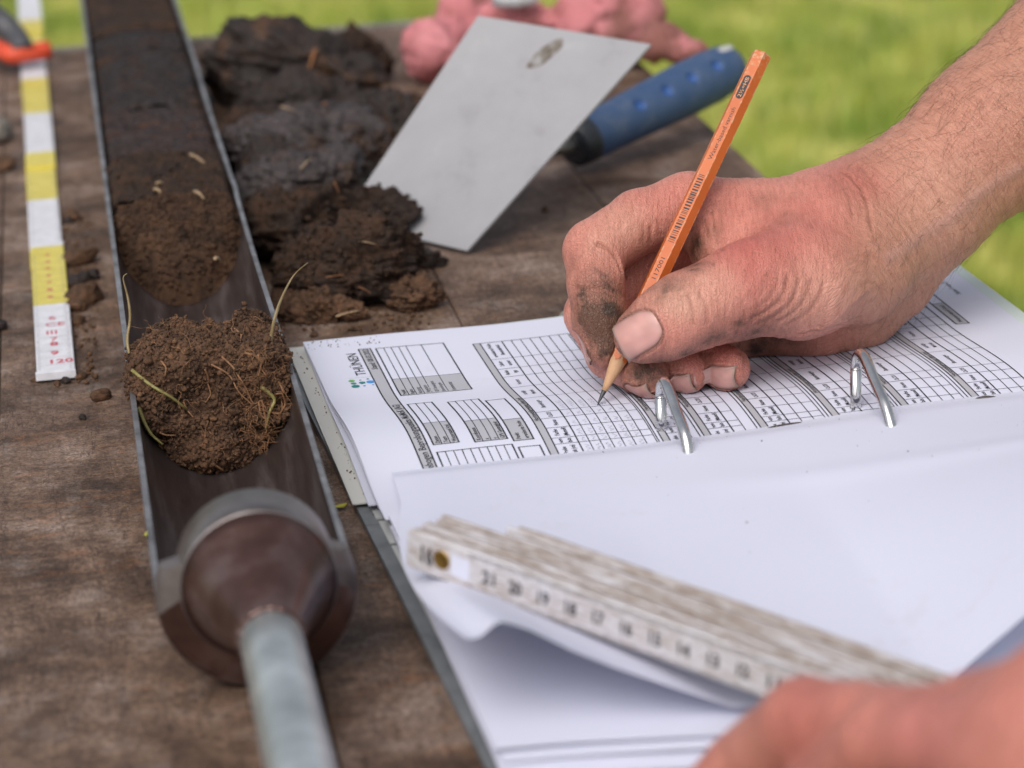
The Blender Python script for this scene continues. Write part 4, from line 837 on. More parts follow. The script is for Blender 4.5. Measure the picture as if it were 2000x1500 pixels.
strip(LG, 15.5, 54.6, 15.51, 54.7, .1); strip(LG, 11.0, 54.5, 20.5, 54.5, .12)
logo_m = [simple('logo_green', [(.5, (.13, .36, .07))], 10), simple('logo_teal_green', [(.5, (.03, .26, .17))], 10), simple('logo_teal', [(.5, (.02, .18, .18))], 10), simple('logo_blue', [(.5, (.05, .28, .66))], 10)]
LG.make('logo', logo_m[0], form, smooth=False, mats=logo_m)
B = MB()
for _ in range(80):
    k = rng.random(); v_ = 205 * rng.random() ** 1.0; u_ = -1.6 - 3.2 * rng.random() ** 2 + (2 if rng.random() < .25 else 0); B.add(UV(u_ + .3, v_ - 8, 5.0 + .5 * v_ / 200) + ICO[0][0] * (.10 + .28 * rng.random() ** 3), ICO[0][1])
for _ in range(60): u_, v_ = 30 * rng.random() ** 1.3, 12 * rng.random(); B.add(PG(u_ + 1, v_ + 1, .2) + ICO[0][0] * (.1 + .22 * rng.random() ** 2), ICO[0][1])
o = B.make('soil_specks', M_CRUMB); o['kind'] = 'stuff'; o['label'] = 'soil specks along the edge of the forms'; o['category'] = 'soil'

# sheets turned over the rings towards the camera
for k, (du, dv, z, lab) in enumerate(((-2.5, 0, 13.6, 'white sheet on top of the turned-over stack, shaded by the curled sheet'), (-1.0, 3.5, 12.0, 'turned-over white sheet second from the top of the near stack'), (-2.2, 6, 10.2, 'turned-over white sheet in the middle of the near stack'), (0, 8, 8.2, 'turned-over white sheet low in the near stack'), (-.6, 10, 6.0, 'lowest turned-over white sheet on the grey binder liner'))):
    sheet('paper_sheet', lab, 'sheet of paper', M_PAPER, lambda a, c, du=du, dv=dv, z=z: UV(du + 3.2 + 289 * a - .5 * c - 2 * (c > 2), 216 + (185 + dv) * c + 8 * sstep(0, .35, a), z + .5 * np.sin(a * 4 + z) - 1.0 * sstep(.0, .25, a) * c), us_, vs_, 1.2 if k else .8, 'white sheets turned over the rings')
sN = [0, 5, 9, 18, 30, 42, 77, 100, 140, 165, 190, 230, 297]; uN = [-6.2, -1, 3, 12, 24, 36.5, 71, 96, 135, 158, 182, 218, 276]; zN = [50.5, 51.6, 53, 48.6, 40.5, 33.5, 16.2, 14.8, 15.2, 33, 52, 82, 112]
def flip(s, c):
    s = np.asarray(s, float); un = np.interp(s, sN, uN); zn = np.interp(s, sN, zN); zn = zn - 3.2 * np.exp(-((s - 3) / 5.0) ** 2)
    g = c ** 1.75; u0 = 8 + s * .985; z0 = 18.4 + 3.5 * sstep(60, 240, s) - 3.0 * (1 - sstep(0, .07, c)) * (1 - .5 * sstep(120, 200, s))
    bul = -9.0 * np.exp(-(s / 70) ** 2) * np.sin(np.clip((c - .2) / .8, 0, 1) * math.pi) * .8
    wave = .9 * np.exp(-((c * 222 - (30 + s * .22)) / 9) ** 2) * sstep(90, 150, s) + .5 * np.sin(s * .035 + c * 4) * np.sin(c * math.pi)
    return UV(u0 + (un - u0) * c ** .9 + bul, 178.6 - .02 * s + 221.5 * c - 2 * np.sin(c * 3.14), z0 + (zn - z0) * g + wave)
_s = np.unique(np.concatenate([lin(0, 60, 31), lin(60, 290, 70)])); 
o = sheet('paper_sheet', 'blank white sheet turned over the rings with its near corner curling up', 'sheet of paper', M_THIN, lambda s, c: flip(s, c), _s, lin(0, 1, 70), None, 'white sheets turned over the rings')

B = MB()
for _ in range(46):
    P_ = flip(60 + 200 * rng.random(), np.array(.03 + .75 * rng.random() ** 2)); B.add(P_ + V3(0, 0, .1) + ICO[0][0] * (.1 + .28 * rng.random() ** 4), ICO[0][1])
o = B.make('soil_specks', M_CRUMB); o['kind'] = 'stuff'; o['label'] = 'tiny soil specks on the turned-over blank sheet'; o['category'] = 'soil'
# white wooden folding rule, folded, lying on the turned-over sheet
def ruled(name, off):
    mt, t, b = new_mat(name); co = coords(t, (15, 190, 160), attr='flow'); n = noise(t, co, 1, 7, .72, .3); co2 = coords(t, (5, 14, 14), attr='flow'); n2 = noise(t, co2, 1, 3, .6)
    c = ramp(t, n, [(.40 + off, (.60, .59, .62)), (.53 + off, (.34, .28, .245)), (.68 + off, (.15, .11, .085))]).outputs[0]; k = ramp(t, n2, [(.30, (0, 0, 0)), (.52, (1, 1, 1))]).outputs[0]
    c = mix(t, k, (.58, .57, .61), c); L_(t, c, b.inputs['Base Color']); b.inputs['Roughness'].default_value = .6; bump(t, b, n, .25, .0003); return mt
M_DIRTYW = ruled('dirty_white_paint', -.035); M_FRONTW = ruled('worn_white_paint', .045)
RL, RR_ = UV(-9.5, 320, 37.6), UV(75, 413, 25.6); RD = nrm(RR_ - RL); RS = nrm(np.cross(RD, V3(0, 0, 1))); RS = RS if RS @ EP > 0 else -RS; RU = np.cross(RS, RD); RU = RU if RU[2] > 0 else -RU
wrule = thing('folding_rule', 'dirty white wooden folding rule folded up on the blank sheet under the blurred hand', 'folding rule', (RL + RR_) / 2)
offs = [0, 0, .8, 0, 2, 1, 23, 22, 24]; pos = 0.0
for k, a0 in enumerate(offs):
    w_ = 2.2; g = 1.5 if k == 4 else .75; s0 = pos; pos += w_ + g; hh = 13.0 - (0, .7, .15, .9, .3, .5, 1.0, .2, .6)[k]; c = .5; B = MB(); ln = 236 - (4 if k % 2 else 0)
    nseg = 24; vv = []; fl = []
    for i in range(nseg + 1):
        a = a0 + (ln - a0) * i / nseg
        for s, z in ((0, c), (c, 0), (w_ - c, 0), (w_, c), (w_, hh - c), (w_ - c, hh), (c, hh), (0, hh - c)):
            if i in (0, nseg): z = hh / 2 + (z - hh / 2) * .96
            vv.append(RL + RD * a + RS * (s0 + s) + RU * z); fl.append((a / 100, (s0 + s) / 100 + k * 7.3, z / 100 + k))
    ff = [(i * 8 + j, i * 8 + (j + 1) % 8, i * 8 + 8 + (j + 1) % 8, i * 8 + 8 + j) for i in range(nseg) for j in range(8)] + [tuple(range(7, -1, -1)), tuple(nseg * 8 + j for j in range(8))]
    o = mk('rule_segment', vv, ff, M_DIRTYW if k else M_FRONTW, wrule, smooth=False); vattr(o, 'flow', fl)
def RF(a, z, l=.06): return RL + RD * a + RU * z - RS * l
B = MB()
for a in np.arange(24, 220, 1.0):
    L = 2.2 if int(round(a)) % 5 == 0 else 1.4; B.bar(RF(a, 12.8), RF(a, 12.8 - L), .32, .02, RS); B.bar(RF(a, .2), RF(a, .2 + L), .32, .02, RS)
for k, nmb in enumerate(range(21, 7, -1)): flat_text(B, str(nmb), RF(29 + k * 10, 4.4), RD, RU, 4.1, -RS, 4.8 if nmb > 9 else 2.6)
flat_text(B, '16', RF(4.5, 3.8), RD, RU, 5.5, -RS, 5.5)
B.make('scale_print', M_BLK, wrule, smooth=False)
mk('label_plate', [RF(a, z, .1) for a, z in ((17, 3), (24, 3), (24, 10), (17, 10))] + [RF(a, z, -.5) for a, z in ((17, 3), (24, 3), (24, 10), (17, 10))], [(0, 1, 2, 3), (4, 7, 6, 5), (0, 4, 5, 1), (1, 5, 6, 2), (2, 6, 7, 3), (3, 7, 4, 0)], M_PAPER, wrule, smooth=False)
B = MB(); B.lathe(RF(13.4, 6.8, -.2), -RS, [(0, 3.2), (.45, 3.1), (.55, 2.6), (.3, 2.2), (.3, .1)], 24); B.make('brass_pivot', simple('brass', [(.3, (.35, .2, .05)), (.7, (.55, .36, .1))], 300, rough=.35, metal=.9), wrule)

# ================================================================== PENCIL
def make_pencil():
    tip = page(95.8, 131.7) + V3(0, 0, .15); Zt = (tip - EYE) @ fw; px = project(tip[None])[0]; top = UZ(1488, 106, Zt + 38); D = nrm(top - tip); L = np.linalg.norm(top - tip)
    pen = thing('pencil', 'orange hexagonal pencil held in the writing hand', 'pencil', tip)
    tc = nrm(-fw - D * (-fw @ D)); sd = nrm(np.cross(D, tc)); sd = sd if sd @ rt > 0 else -sd       # towards camera, to the right
    R = 4.05; a0 = math.radians(9.0)
    corner = [nrm(tc * math.cos(a0 + k * math.pi / 3) + sd * math.sin(a0 + k * math.pi / 3)) for k in range(6)]
    CONE = 24.0
    # shaft with scalloped lower edge: radius profile of a cone cut by the hexagon
    seg = 72; v = []; f = []; rows = [None, 3, 8, 20, 40, 80, 120, L - CONE - .6, L - CONE]
    def hexr(k): return R * math.cos(math.pi / 6) / math.cos(((k * 5.0) % 60 - 30) * math.pi / 180)
    ang = [a0 + k * 2 * math.pi / seg for k in range(seg)]; E_ = [tc * math.cos(a) + sd * math.sin(a) for a in ang]
    for rw in rows:
        for k in range(seg):
            hr_ = hexr(k)
            if rw is None: tt = CONE * hr_ / R - 2.0 + .35 * math.sin(k * 1.7)
            else: tt = CONE + rw
            q = hr_ - (.35 if rw == rows[-1] else 0); v.append(tip + D * tt + E_[k] * q)
    n = len(rows); f = [(i * seg + k, i * seg + (k + 1) % seg, (i + 1) * seg + (k + 1) % seg, (i + 1) * seg + k) for i in range(n - 1) for k in range(seg)]
    mt, t, b = new_mat('orange_varnish'); co = coords(t, (1, 1, 1)); nn = noise(t, co, 60, 4, .6); c = ramp(t, nn, [(.3, (.50, .105, .018)), (.7, (.58, .138, .028))]).outputs[0]
    ch = N_(t, 'ShaderNodeAttribute', attribute_name='edge').outputs['Fac']; m1 = N_(t, 'ShaderNodeMath', operation='MULTIPLY'); L_(t, ch, m1.inputs[0]); L_(t, ramp(t, noise(t, co, 420, 4, .7), [(.48, (0, 0, 0)), (.6, (1, 1, 1))]).outputs[0], m1.inputs[1])
    c = mix(t, m1.outputs[0], c, (.52, .33, .19)); L_(t, c, b.inputs['Base Color']); b.inputs['Roughness'].default_value = .42; bump(t, b, noise(t, co, 300, 4, .6), .15, .0002)
    o = mk('shaft', v, f, mt, pen, smooth=False)
    e = np.array([[max(0, 1 - abs(((k * 5 + 30) % 60) - 30) / 7.0) * (1 if 3 <= i else 1) for k in range(seg)] for i in range(n)]).ravel(); e[:seg] *= .3; e[-2 * seg:] = .9
    at = o.data.attributes.new('edge', 'FLOAT', 'POINT'); at.data.foreach_set('value', e.astype(np.float32))
    M_CW = simple('pencil_wood', [(.3, (.42, .23, .12)), (.7, (.62, .38, .22))], 60, 6, .7, stretch=(1, 1, 1), bs=.2)
    B = MB(); B.lathe(tip, D, [(6.2, 1.02), (10, 1.66), (16, 2.66), (22, 3.62), (24.6, 3.92), (25, 3.4)], 36); B.make('sharpened_wood', M_CW, pen)
    B = MB(); B.lathe(tip, D, [(0, .12), (.8, .3), (4, .74), (6.6, 1.06), (7, .9)], 20); B.make('lead', simple('graphite', [(.5, (.05, .05, .055))], 50, rough=.35, metal=.3), pen)
    B = MB(); cap = [tip + D * (L - .1) + E_[k] * (hexr(k) - .35) for k in range(seg)]; B.add(cap + [tip + D * (L + .05)], [(k, (k + 1) % seg, seg) for k in range(seg)]); B.make('end_face', M_CW, pen, smooth=False)
    B = MB(); B.lathe(tip + D * (L - .5), D, [(0, 1.1), (.7, 1.1), (.72, .2)], 16); B.make('end_lead', simple('graphite', [(.5, (.05, .05, .055))], 50, rough=.4), pen)
    # print on the facet turned to upper left
    i0 = None; best = -9
    for k in range(6):
        nf = nrm(corner[k] + corner[(k + 1) % 6]); sc_ = nf @ nrm(tc * 1.0 - sd * .6)
        if sc_ > best: best, i0, NF = sc_, k, nf
    yd = nrm(np.cross(NF, D)); yd = yd if yd @ sd < 0 else -yd; h0 = R * math.cos(math.pi / 6)
    def FP(t_, y, l=.05): return tip + D * (t_ * L) + NF * (h0 + l) + yd * y
    B = MB(); flat_text(B, 'Water-based varnish', FP(.682, -.95), D, yd, 1.75, NF, .150 * L, 0); flat_text(B, '117001', FP(.338, -.85), D, yd, 1.75, NF, .063 * L, 0)
    br = random.Random(3); x = .446
    while x < .636:
        w_ = br.choice((.0016, .0016, .003, .0045)); B.add([FP(x, -1.25), FP(x + w_, -1.25), FP(x + w_, 1.2), FP(x, 1.2)], [(0, 1, 2, 3)]); x += w_ + br.choice((.0018, .003, .0042))
    B.make('printed_marks', M_BLK, pen, smooth=False)
    pl = [FP(.856 + 0 * a, 0) for a in (0,)]; pts = []
    for k in range(32):
        a = k / 32 * 6.283; cx = .926 * L - 1.45 if math.cos(a) > 0 else .858 * L + 1.45; pts.append(FP((cx + 1.45 * math.cos(a)) / L, 1.45 * math.sin(a), .035))
    mk('grade_pill', pts, [tuple(range(32))], M_BLK, pen, smooth=False)
    B = MB(); flat_text(B, '2½=HB', FP(.863, -.75, .08), D, yd, 1.5, NF, .057 * L, 0); B.make('grade_lettering', simple('pale_orange_print', [(.5, (.72, .33, .16))], 10), pen, smooth=False)
    return tip, D, L, R
PTIP, PDIR, PLEN, PRAD = make_pencil()

# ================================================================== PERSON: two hands reaching in from the right
ZT = (PTIP - EYE) @ fw
def HP(px, py, dz): return UZ(px, py, ZT + dz)
def pgz(P):
    u = (P - PA) @ EP; v = -((P - PA) @ EQ); return prof(u - .035 * v, v)
def rest(px, py, r, gap=-.4):                # centre of a sphere of radius r seen at a pixel and resting on the form
    z = 16.0
    for _ in range(30): P = U(px, py, z); z = .5 * z + .5 * (float(pgz(P)) + r + gap)
    return P
class Chain:
    def __init__(s, pts, rad, k): s.p = [np.asarray(p, float) for p in pts]; s.r = rad; s.k = k
    def d(s, P):
        out = None
        for i in range(len(s.p) - 1):
            x = rcone(P, s.p[i], s.p[i + 1], s.r[i], s.r[i + 1]); out = x if out is None else smin(out, x, s.k)
        return out
# -- writing hand: joints placed by where they stand
ring_tip, lit_tip, mid_tip = rest(1341, 726, 8.4), rest(1422, 720, 8.7), rest(1264, 736, 8.3)
IDX = Chain([HP(1345, 410, 44), HP(1250, 432, 36), HP(1161, 490, 24), HP(1164, 556, 17), HP(1172, 622, 13), HP(1181, 680, 11)], [14, 12.6, 12.2, 11.0, 10.8, 8.4], 2.2)
THB = Chain([HP(1480, 560, 4), HP(1410, 585, -2), HP(1338, 610, -7), HP(1290, 637, -9), HP(1249, 657, -9)], [17, 15.2, 14.2, 12.0, 9.9], 7)
MID = Chain([HP(1350, 445, 62), HP(1240, 500, 55), HP(1160, 614, 42), HP(1196, 690, 25), mid_tip], [13, 11.8, 11.4, 10.2, 8.4], 2.5)
RNG = Chain([HP(1372, 485, 78), HP(1270, 560, 70), HP(1222, 650, 50), HP(1276, 702, 25), ring_tip], [12.5, 11.2, 10.4, 9.8, 8.6], 2.5)
LIT = Chain([HP(1412, 540, 86), HP(1330, 600, 78), HP(1305, 655, 58), HP(1358, 690, 27), lit_tip], [12.5, 10.8, 9.8, 9.4, 8.7], 2.5)
FING = [IDX, THB, MID, RNG, LIT]
W1 = HP(1648, 470, 54)
heel = [rest(1462, 655, 8.5, -.2), rest(1590, 625, 13.5, -1.0), rest(1672, 600, 15, -.6)]
PALM = [(HP(1345, 410, 44), HP(1500, 438, 47), 14, 15.6), (HP(1500, 438, 47), HP(1590, 442, 51), 15.6, 16.4), (HP(1590, 442, 51), HP(1655, 420, 56), 16.4, 17.2), (HP(1350, 445, 62), HP(1640, 452, 66), 14, 19), (HP(1372, 485, 78), HP(1640, 490, 76), 13, 19), (HP(1412, 540, 86), HP(1650, 540, 78), 12, 19),
        (HP(1470, 560, 5), HP(1560, 548, 16), 16.8, 20.5), (HP(1560, 548, 16), HP(1660, 520, 40), 20.5, 23), (HP(1425, 490, 34), HP(1600, 480, 38), 15, 23), (heel[0], heel[1], 8.5, 13.5), (heel[1], heel[2], 13.5, 15.5), (heel[2], HP(1720, 545, 70), 15.5, 20),
        (HP(1440, 600, 62), HP(1600, 570, 62), 12, 20)]
ARM = [(W1, HP(1790, 395, 62), 27.0, 27.2), (HP(1790, 395, 62), HP(1941, 262, 70), 27.2, 29.6), (HP(1941, 262, 70), HP(2240, -20, 90), 29.6, 36)]
def pencil_d(P):
    q = P - PTIP; h = np.clip(q @ PDIR, 8, PLEN); r = np.minimum(PRAD * .97, h / 24.0 * PRAD); return np.linalg.norm(q - h[:, None] * PDIR, axis=1) - r
def hand_sdf(P):
    body = None
    for a, c, ra, rb in PALM: x = rcone(P, a, c, ra, rb); body = x if body is None else smin(body, x, 9)
    arm = None
    for a, c, ra, rb in ARM: x = rcone(P, a, c, ra, rb); arm = x if arm is None else smin(arm, x, 10)
    body = smin(body, arm, 16); d = None
    for F_ in FING:
        x = smin(body, F_.d(P), 9 if F_ is THB else 6); d = x if d is None else smin(d, x, .9)
    return -smin(-d, pencil_d(P) - .05, .8) if True else d
lo = np.min([p for F_ in FING for p in F_.p] + [heel[0]], 0) - 18; hi = np.array(HP(2130, 90, 80)) + V3(6, 40, 34)
lo[1] = min(lo[1], HP(1290, 640, -24)[1]); hi[1] = max(hi[1], HP(1700, 450, 110)[1])
HV, HF = surface_nets(hand_sdf, lo, hi, 1.15)
def keep_big(V, F):                          # drop stray islands
    lab = np.arange(len(V))
    for _ in range(400):
        mnn = lab[F].min(1); l2 = lab.copy()
        for k in range(4): np.minimum.at(l2, F[:, k], mnn)
        l2 = l2[l2]
        if (l2 == lab).all(): break
        lab = l2
    u_, c_ = np.unique(lab, return_counts=True); g = lab == u_[c_.argmax()]; F = F[g[F].all(1)]; m_ = np.cumsum(g) - 1; return V[g], m_[F]
HV, HF = keep_big(HV, HF)
def refine(V, F):                            # split each quad in four
    n = len(V); E_ = np.concatenate([F[:, [k, (k + 1) % 4]] for k in range(4)]); E_.sort(1); key = E_[:, 0].astype(np.int64) * n + E_[:, 1]; uq, inv = np.unique(key, return_inverse=True)
    mid = (V[uq // n] + V[uq % n]) / 2; ctr = V[F].mean(1); m_ = len(F); e = inv.reshape(4, m_) + n; c = np.arange(m_) + n + len(uq)
    return np.concatenate([V, mid, ctr]), np.concatenate([np.stack([F[:, k], e[k], c, e[(k + 3) % 4]], 1) for k in range(4)])
HV, HF = refine(HV, HF)
for _ in range(2):
    g = grad(hand_sdf, HV, .25); gl = (g * g).sum(1)[:, None] + 1e-6; HV = HV - np.clip(hand_sdf(HV)[:, None] * g / gl, -.8, .8) * .9
HN = vnormals(HV, HF); base_V = HV.copy()
def cast(px, py):                            # surface point of the hand seen at a photo pixel
    o = EYE; d = nrm(fw * FPX + rt * (px - 1000) - up * (py - 750)); t_ = ZT - 60
    for _ in range(90):
        s = float(hand_sdf((o + d * t_)[None])[0])
        if s < .05: break
        t_ += max(s * .8, .05)
    return o + d * t_
disp = np.zeros(len(HV))
def polydist(P, C):
    best = np.full(len(P), 1e9)
    for i in range(len(C) - 1):
        ba = C[i + 1] - C[i]; h = np.clip((P - C[i]) @ ba / (ba @ ba + 1e-9), 0, 1); best = np.minimum(best, np.linalg.norm(P - C[i] - h[:, None] * ba, axis=1))
    return best
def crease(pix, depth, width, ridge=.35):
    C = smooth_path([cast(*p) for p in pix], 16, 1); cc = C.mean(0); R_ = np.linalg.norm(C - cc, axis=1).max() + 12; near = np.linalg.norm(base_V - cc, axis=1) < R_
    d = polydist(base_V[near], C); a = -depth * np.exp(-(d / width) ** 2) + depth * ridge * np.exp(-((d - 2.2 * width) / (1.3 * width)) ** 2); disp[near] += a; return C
creaseC = []
for pix, dp, wd in ([[(1642, 335), (1660, 345), (1680, 366), (1693, 395), (1700, 425), (1703, 450)], .55, .9], [[(1676, 326), (1694, 343), (1710, 372), (1717, 400)], .16, .9], [[(1622, 345), (1642, 362), (1658, 392), (1664, 425)], .16, .9],
                    [[(1538, 540), (1534, 566), (1520, 590), (1498, 608), (1470, 622)], .5, 1.15], [[(1560, 545), (1553, 575), (1535, 602), (1508, 620), (1482, 632)], .30, 1.2], [[(1583, 548), (1574, 580), (1554, 606), (1522, 626)], .28, 1.2], [[(1606, 552), (1596, 586), (1572, 614), (1536, 633)], .2, 1.2],
                    [[(1518, 535), (1516, 560), (1502, 582), (1480, 600)], .22, 1.1], [[(1500, 530), (1497, 555), (1484, 575)], .18, 1.1],
                    [[(1168, 478), (1190, 487), (1206, 506), (1214, 530)], .8, .9], [[(1270, 446), (1270, 470), (1264, 500)], .4, .9], [[(1258, 440), (1256, 468)], .2, .8], [[(1284, 430), (1288, 458)], .18, .8],
                    [[(1341, 575), (1352, 600), (1352, 630)], .2, 1.1], [[(1366, 572), (1380, 600), (1380, 628)], .2, 1.1], [[(1392, 415), (1398, 450), (1402, 480), (1393, 515)], .4, 1.1], [[(1378, 430), (1384, 470), (1382, 500)], .35, 1.1], [[(1407, 410), (1412, 450), (1411, 490)], .35, 1.0],
                    [[(1125, 560), (1150, 566), (1180, 562)], .25, .8], [[(1127, 600), (1150, 606), (1190, 600)], .35, .8], [[(1385, 690), (1402, 672), (1425, 664)], .3, .8], [[(1440, 650), (1438, 672), (1444, 690)], .5, .9],
                    [[(1560, 652), (1590, 645), (1625, 640)], .3, .8], [[(1600, 636), (1640, 634), (1680, 618)], .3, .8]): creaseC.append(crease(pix, dp, wd))
vein = smooth_path([cast(*p) for p in ((1990, 330), (1930, 366), (1890, 396), (1850, 430), (1790, 470), (1735, 505))], 30, 2); dv = polydist(base_V, vein); disp += .5 * np.exp(-(dv / 2.8) ** 2)
vein2 = smooth_path([cast(*p) for p in ((1700, 560), (1660, 592), (1630, 625), (1600, 640))], 20, 2); disp += .4 * np.exp(-(polydist(base_V, vein2) / 1.8) ** 2)
tendon = smooth_path([cast(*p) for p in ((1380, 378), (1470, 385), (1570, 395), (1640, 385))], 24, 1); disp += .5 * np.exp(-(polydist(base_V, tendon) / 4.0) ** 2)
# frame for skin lines: along the hand / arm, across
AX1 = nrm(HP(1640, 450, 50) - HP(1345, 440, 48)); AX2 = nrm(HP(2000, 200, 70) - HP(1690, 470, 58)); wgt = sstep(1600, 1720, project(base_V)[:, 0])[:, None]; AX = AX1 * (1 - wgt) + AX2 * wgt; AX /= np.linalg.norm(AX, axis=1)[:, None]
rel = base_V - HP(1500, 470, 40); al = (rel * AX).sum(1); cr = (rel * np.cross(AX, fw)).sum(1); dpth = rel @ fw
flow = np.stack([al, cr, dpth], 1) / 10
body_only = np.min([F_.d(base_V) for F_ in FING], 0); onbody = sstep(-1, 7, body_only)
disp += onbody * (.20 * fbm(np.stack([al / 1.6, cr / 9 + 3, dpth / 9], 1), 3, 41, ridged=True) + .28 * fbm(np.stack([al / 4.5, cr / 18, dpth / 18], 1), 2, 42, ridged=True))
disp += (1 - onbody) * .10 * fbm(base_V / 2.0, 3, 43) + .25 * fbm(base_V / 12, 2, 44)
# nails: centre pixel, tip pixel direction, half width, half length, how the back of the finger faces
def nail_frame(c_px, F_, j, dirs, hw, hl, shift=0.0):
    a, c = F_.p[j], F_.p[j + 1]; ax = nrm(c - a); s = cast(*c_px); dorsal = nrm(dirs); dorsal = nrm(dorsal - ax * (dorsal @ ax)); lat = np.cross(ax, dorsal); tt = (s - a) @ ax; return dict(c=a + ax * (tt + shift), ax=ax, n=dorsal, lat=lat, hw=hw, hl=hl)
NAILS = [nail_frame((1253, 657), THB, 3, -fw + up * .16, 7.7, 8.2), nail_frame((1408, 738), LIT, 3, -fw * .88 - up * .47, 5.0, 5.0, -1.8), nail_frame((1325, 743), RNG, 3, -fw * .76 - up * .65, 5.1, 5.2, -1.7), nail_frame((1238, 753), MID, 3, -fw * .55 - up * .83, 5.3, 5.7, -1.3)]
ia = nrm(IDX.p[5] - IDX.p[4]); NAILS.append(dict(c=IDX.p[4] + ia * 10.0, ax=ia, n=nrm(nrm(-rt * .97 + fw * .22) - ia * (nrm(-rt * .97 + fw * .22) @ ia)), lat=None, hw=5.8, hl=6.6)); NAILS[-1]['lat'] = np.cross(ia, NAILS[-1]['n'])
nail_mask = np.zeros(len(HV)); nail_rim = np.zeros(len(HV))
for nl in NAILS:
    q = base_V - nl['c']; a = q @ nl['lat'] / nl['hw']; b_ = q @ nl['ax'] / nl['hl']; h = q @ nl['n']; fac = sstep(.05, .4, HN @ nl['n']) * (h > 1)
    near = np.linalg.norm(q, axis=1) < 20; r_ = (np.abs(a) ** 3 + np.abs(b_) ** 3) ** (1 / 3)
    ins = (1 - sstep(.86, 1.02, r_)) * fac * near; rim = np.exp(-((r_ - 1.14) / .10) ** 2) * fac * near * (b_ < .55)
    disp += -.75 * ins + .5 * rim - .35 * np.exp(-((b_ - 1.05) / .12) ** 2) * fac * near * (np.abs(a) < .9); nail_mask = np.maximum(nail_mask, ins); nail_rim = np.maximum(nail_rim, np.exp(-((r_ - 1.02) / .07) ** 2) * fac * near)
HV = base_V + HN * disp[:, None]
pz = pgz(HV); onp = (HV[:, 2] < pz + .25) & (HV[:, 0] < 260); HV[onp, 2] = pz[onp] + .25
# skin colour: base tone, red areas, soil worked into the skin
SK = np.tile(V3(.635, .275, .212), (len(HV), 1)); SK = SK * (1 - wgt) + V3(.53, .265, .185) * wgt; tone = fbm(base_V / 26, 3, 51)[:, None]; SK = SK * (1 + .10 * tone)
def blend(cc, wt): global SK; wt = np.clip(wt, 0, 1)[:, None]; SK = SK * (1 - wt) + V3(*cc) * wt
def blob(px, py, r, soft=1.0): c = cast(px, py); return np.exp(-(np.linalg.norm(base_V - c, axis=1) / r) ** 2)
mot = .5 + .5 * fbm(base_V / 7, 3, 52)
for px, py, r, a in ((1500, 520, 24, .8), (1460, 470, 16, .45), (1580, 430, 20, .4), (1225, 400, 12, .3), (1600, 520, 20, .3), (1155, 545, 8, .3), (1420, 400, 14, .3), (1330, 380, 14, .25), (1425, 690, 9, .55), (1350, 705, 8, .4), (1470, 615, 10, .35), (1690, 360, 12, .4), (1640, 345, 16, .25), (1130, 480, 10, .3), (1290, 640, 8, .25), (1365, 625, 7, .3), (1880, 300, 30, .15), (1610, 655, 14, .3)): blend((.50, .13, .11), 1.15 * a * blob(px, py, r) * (.55 + .7 * mot))
for px, py, r, a in ((1300, 575, 9, .4), (1380, 545, 9, .35), (1170, 470, 8, .35), (1215, 420, 9, .3), (1345, 598, 8, .6), (1560, 590, 16, .4), (1240, 455, 10, .3), (1640, 560, 20, .35), (1860, 400, 26, .3), (1420, 580, 12, .25)): blend((.70, .42, .31), a * blob(px, py, r))  # paler bony spots: soft highlights painted into the skin colour
blend((.50, .30, .27), .45 * np.exp(-(dv / 3.0) ** 2)); blend((.42, .22, .20), .3 * sstep(-.2, -.9, HN @ up) * 0)
for C in creaseC: blend((.30, .11, .075), .42 * np.exp(-(polydist(base_V, C) / .75) ** 2))  # crease shade painted in as a darker skin colour
fine = .5 + .5 * fbm(base_V / 1.5, 3, 53); mid_ = .5 + .5 * fbm(base_V / 5.5, 4, 54); pore = sstep(.42, .62, .6 * fine + .4 * mid_)
blend((.30, .16, .10), .55 * np.maximum(blob(1172, 600, 17), .7 * blob(1470, 662, 18)) * (.5 + .6 * mid_) + .35 * np.maximum(blob(1262, 722, 14), blob(1360, 490, 12)) * (.5 + .6 * mid_))
dirt = np.zeros(len(HV))
for px, py, r, a in ((1172, 585, 12, 1.0), (1176, 630, 13, 1.6), (1190, 665, 9, 1.3), (1150, 620, 7, .7), (1165, 530, 9, .45), (1120, 520, 6, .3), (1258, 722, 9, .95), (1290, 728, 6, .8), (1240, 735, 5, .6), (1358, 480, 7, .9), (1350, 520, 7, .8), (1300, 560, 9, .55), (1385, 450, 6, .45), (1405, 655, 7, .75), (1380, 668, 6, .6), (1465, 655, 12, .85), (1510, 668, 12, .5), (1440, 640, 6, .7), (1222, 618, 6, .55), (1232, 600, 5, .4), (1213, 690, 5, .5), (1250, 704, 5, .35),
                    (1150, 690, 6, .9), (1140, 655, 6, .8), (1200, 600, 7, .8), (1480, 660, 14, .8), (1540, 668, 10, .45), (1345, 690, 6, .6), (1300, 705, 6, .7), (1310, 752, 4, .5), (1395, 745, 4, .4), (1350, 440, 7, .5), (1455, 700, 5, .5), (1420, 668, 5, .45), (1375, 700, 5, .35), (1490, 395, 6, .35), (1520, 430, 9, .22), (1330, 480, 7, .5), (1400, 400, 7, .3), (1255, 470, 5, .3), (1240, 500, 8, .25), (1320, 765, 4, .5), (1430, 760, 4, .35)): dirt = np.maximum(dirt, a * blob(px, py, r))
dirt = np.clip(1.15 * dirt * (.40 + .45 * mid_ + .5 * sstep(.35, .75, .5 * fine + .5 * mid_)), 0, .95); blend((.072, .036, .019), dirt * .92); blend((.02, .014, .011), np.clip((dirt - .5) * 1.5, 0, 1) * sstep(.55, .8, mid_))
blend((.07, .04, .028), .75 * nail_rim * (.4 + .8 * mid_)); blend((.55, .24, .20), .5 * nail_mask)
